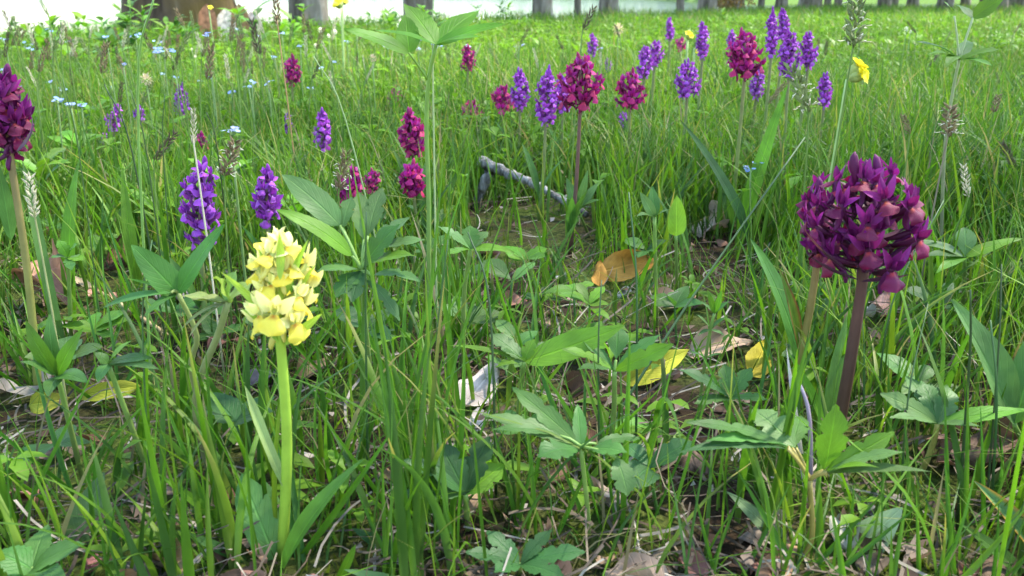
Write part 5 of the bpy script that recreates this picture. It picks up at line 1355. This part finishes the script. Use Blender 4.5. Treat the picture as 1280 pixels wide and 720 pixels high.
def forget_me_not(px, py, Y, wpx, label, group=None, n=7):
    c = at(px, py, Y); b = on_ground(c.x + random.uniform(-.01, .01), Y)
    t = thing('forget_me_not', b, label, 'flower', group)
    add_tube('stem', [b, b.lerp(c, .6), c], (.0009 + .0003 * Y, .0007 + .0002 * Y), (.14, .22, .07), (.16, .24, .08), t, b, n=5, seg=6)
    w = wpx / FPX * Y / 2
    for i in range(n):
        p = c - b + Vector((random.uniform(-1, 1) * w, random.uniform(-1, 1) * w, random.uniform(-.35, .3) * w))
        d = Vector((random.uniform(-.5, .5), random.uniform(-.8, .2), 1)).normalized()
        s = max(.0028, w * .30) * random.uniform(.85, 1.15)
        link('flower', random.choice(FMN), t, mat=Matrix.Translation(p) @ (d.to_track_quat('Z', 'Y').to_matrix() @ Matrix.Diagonal((s, s, s))).to_4x4())
        if i % 2 == 0: add_tube('flower_stalk', [c - Vector((0, 0, w * .8)), p + b], (.0006 + .0002 * Y, .0005), (.15, .23, .08), (.15, .23, .08), t, b, n=4, seg=3)
forget_me_not(288, 163, .95, 24, 'pale blue forget-me-not cluster behind the tan flowering ear')
forget_me_not(72, 124, 1.1, 14, 'small blue forget-me-not, first of a row of three behind the orange-throated orchid')
forget_me_not(88, 130, 1.12, 14, 'small blue forget-me-not in the middle of a row of three')
forget_me_not(102, 131, 1.15, 9, 'tiny blue forget-me-not closing a row of three')
forget_me_not(205, 62, 1.6, 24, 'whitish-blue forget-me-not cluster in front of the thick mossy trunk', n=10)
forget_me_not(948, 201, .95, 16, 'blue forget-me-not beside the orange fallen leaf')
forget_me_not(938, 211, .94, 13, 'lower small blue forget-me-not beside the orange fallen leaf', n=5)
gf = random.Random(5)
for i in range(46):
    px = gf.uniform(0, 420) if i < 36 else gf.uniform(430, 760); y = gf.uniform(32, 115) if i < 36 else gf.uniform(40, 62)
    forget_me_not(px, y, gf.uniform(1.3, 2.6) if i < 36 else gf.uniform(2, 3), gf.uniform(7, 13), 'tiny blue forget-me-not cluster scattered through the seeding grass', 'blue forget-me-nots in the back meadow', n=4)
# white clover-like balls
def ball_mesh(col):
    V = []; F = []; C = []; o = 0; r = random.Random(2)
    for i in range(26):
        z = -1 + 2 * (i + .5) / 26; a = i * 2.4; q = math.sqrt(1 - z * z); d = Vector((math.cos(a) * q, math.sin(a) * q, z))
        v, f, uv = petal_arr(d * .35, d * 1.0 + Vector((0, 0, .12)), .42, (0, 0, 1.0), prof_ovate, .4, .3, 0, 4, 2)
        V.append(v); F += [tuple(o + j for j in g) for g in f]; o += len(v); C.append(np.broadcast_to(np.array(col) * r.uniform(.75, 1.05), v.shape))
    return mesh_data('flower_head', np.concatenate(V), F, M_pale, np.concatenate(C))
BALL = ball_mesh((.80, .80, .72)); BALLT = ball_mesh((.55, .47, .33))
def ball(px, py, Y, wpx, me, label, group=None, name='white_flower'):
    c = at(px, py, Y); b = on_ground(c.x, Y); t = thing(name, b, label, 'flower', group); s = wpx / 2 / FPX * Y
    add_tube('stem', [b, c], (.0012, .001), (.14, .22, .06), (.14, .22, .06), t, b, n=5, seg=4)
    link('flower_head', me, t, mat=Matrix.Translation(c - b) @ Matrix.Diagonal((s, s, s, 1)))
for (px, y, w) in [(401, 38, 8), (411, 45, 6), (419, 40, 7), (446, 40, 6), (502, 28, 8), (498, 32, 6), (1133, 37, 7), (1138, 40, 5), (395, 57, 6), (240, 62, 4), (244, 71, 4)]:
    ball(px, y, 2.2, w, BALL, 'small round white flower head in the far meadow', 'white flower heads in the far meadow')
ball(773, 37, 1.9, 17, BALLT, 'withered cream flower head beyond the slim distant violet orchid', name='withered_flower')
ball(183, 100, 1.3, 18, BALLT, 'flat withered tan flower head behind the lilac orchid spike', name='withered_flower')
ball(466, 73, 1.5, 12, BALLT, 'withered tan flower head near the whorled plant', name='withered_flower')
ball(290, 183, .7, 10, BALL, 'small white tuft on top of the tan flowering ear', name='white_flower')

# rusty bush at the water's edge between the trunks
b = on_ground(at(910, 10, 13.9).x, 13.9, 0); t = thing('bush', b, 'rust-brown leafless bush at the water between two trunks', 'bush')
br = random.Random(8)
for k in range(14):
    a = br.uniform(0, 6.28); e = b + Vector((math.cos(a) * br.uniform(.1, .32), math.sin(a) * .25, br.uniform(.12, .34)))
    add_tube('twig', [b, b.lerp(e, .5) + Vector((0, 0, .06)), e], (.012, .004), (.2, .11, .05), (.3, .18, .08), t, b, n=4, seg=4)
g = np.random.default_rng(9); n = 420
c = g.normal(0, 1, (n, 3)) * np.array([.16, .14, .08]) + np.array([0, 0, .2]); a = g.normal(0, 1, (n, 3)); bb = np.cross(a, g.normal(0, 1, (n, 3)))
a /= np.linalg.norm(a, axis=1, keepdims=True); bb /= np.linalg.norm(bb, axis=1, keepdims=True); s = .03
vv = np.stack([c - a * s, c - bb * s * .5, c + a * s, c + bb * s * .5], 1).reshape(-1, 3)
link('foliage', quad_mesh('foliage', vv, np.arange(n * 4).reshape(-1, 4), M_crown, np.repeat(np.array([.26, .15, .05]) * g.uniform(.6, 1.3, (n, 1)), 4, axis=0)), t)
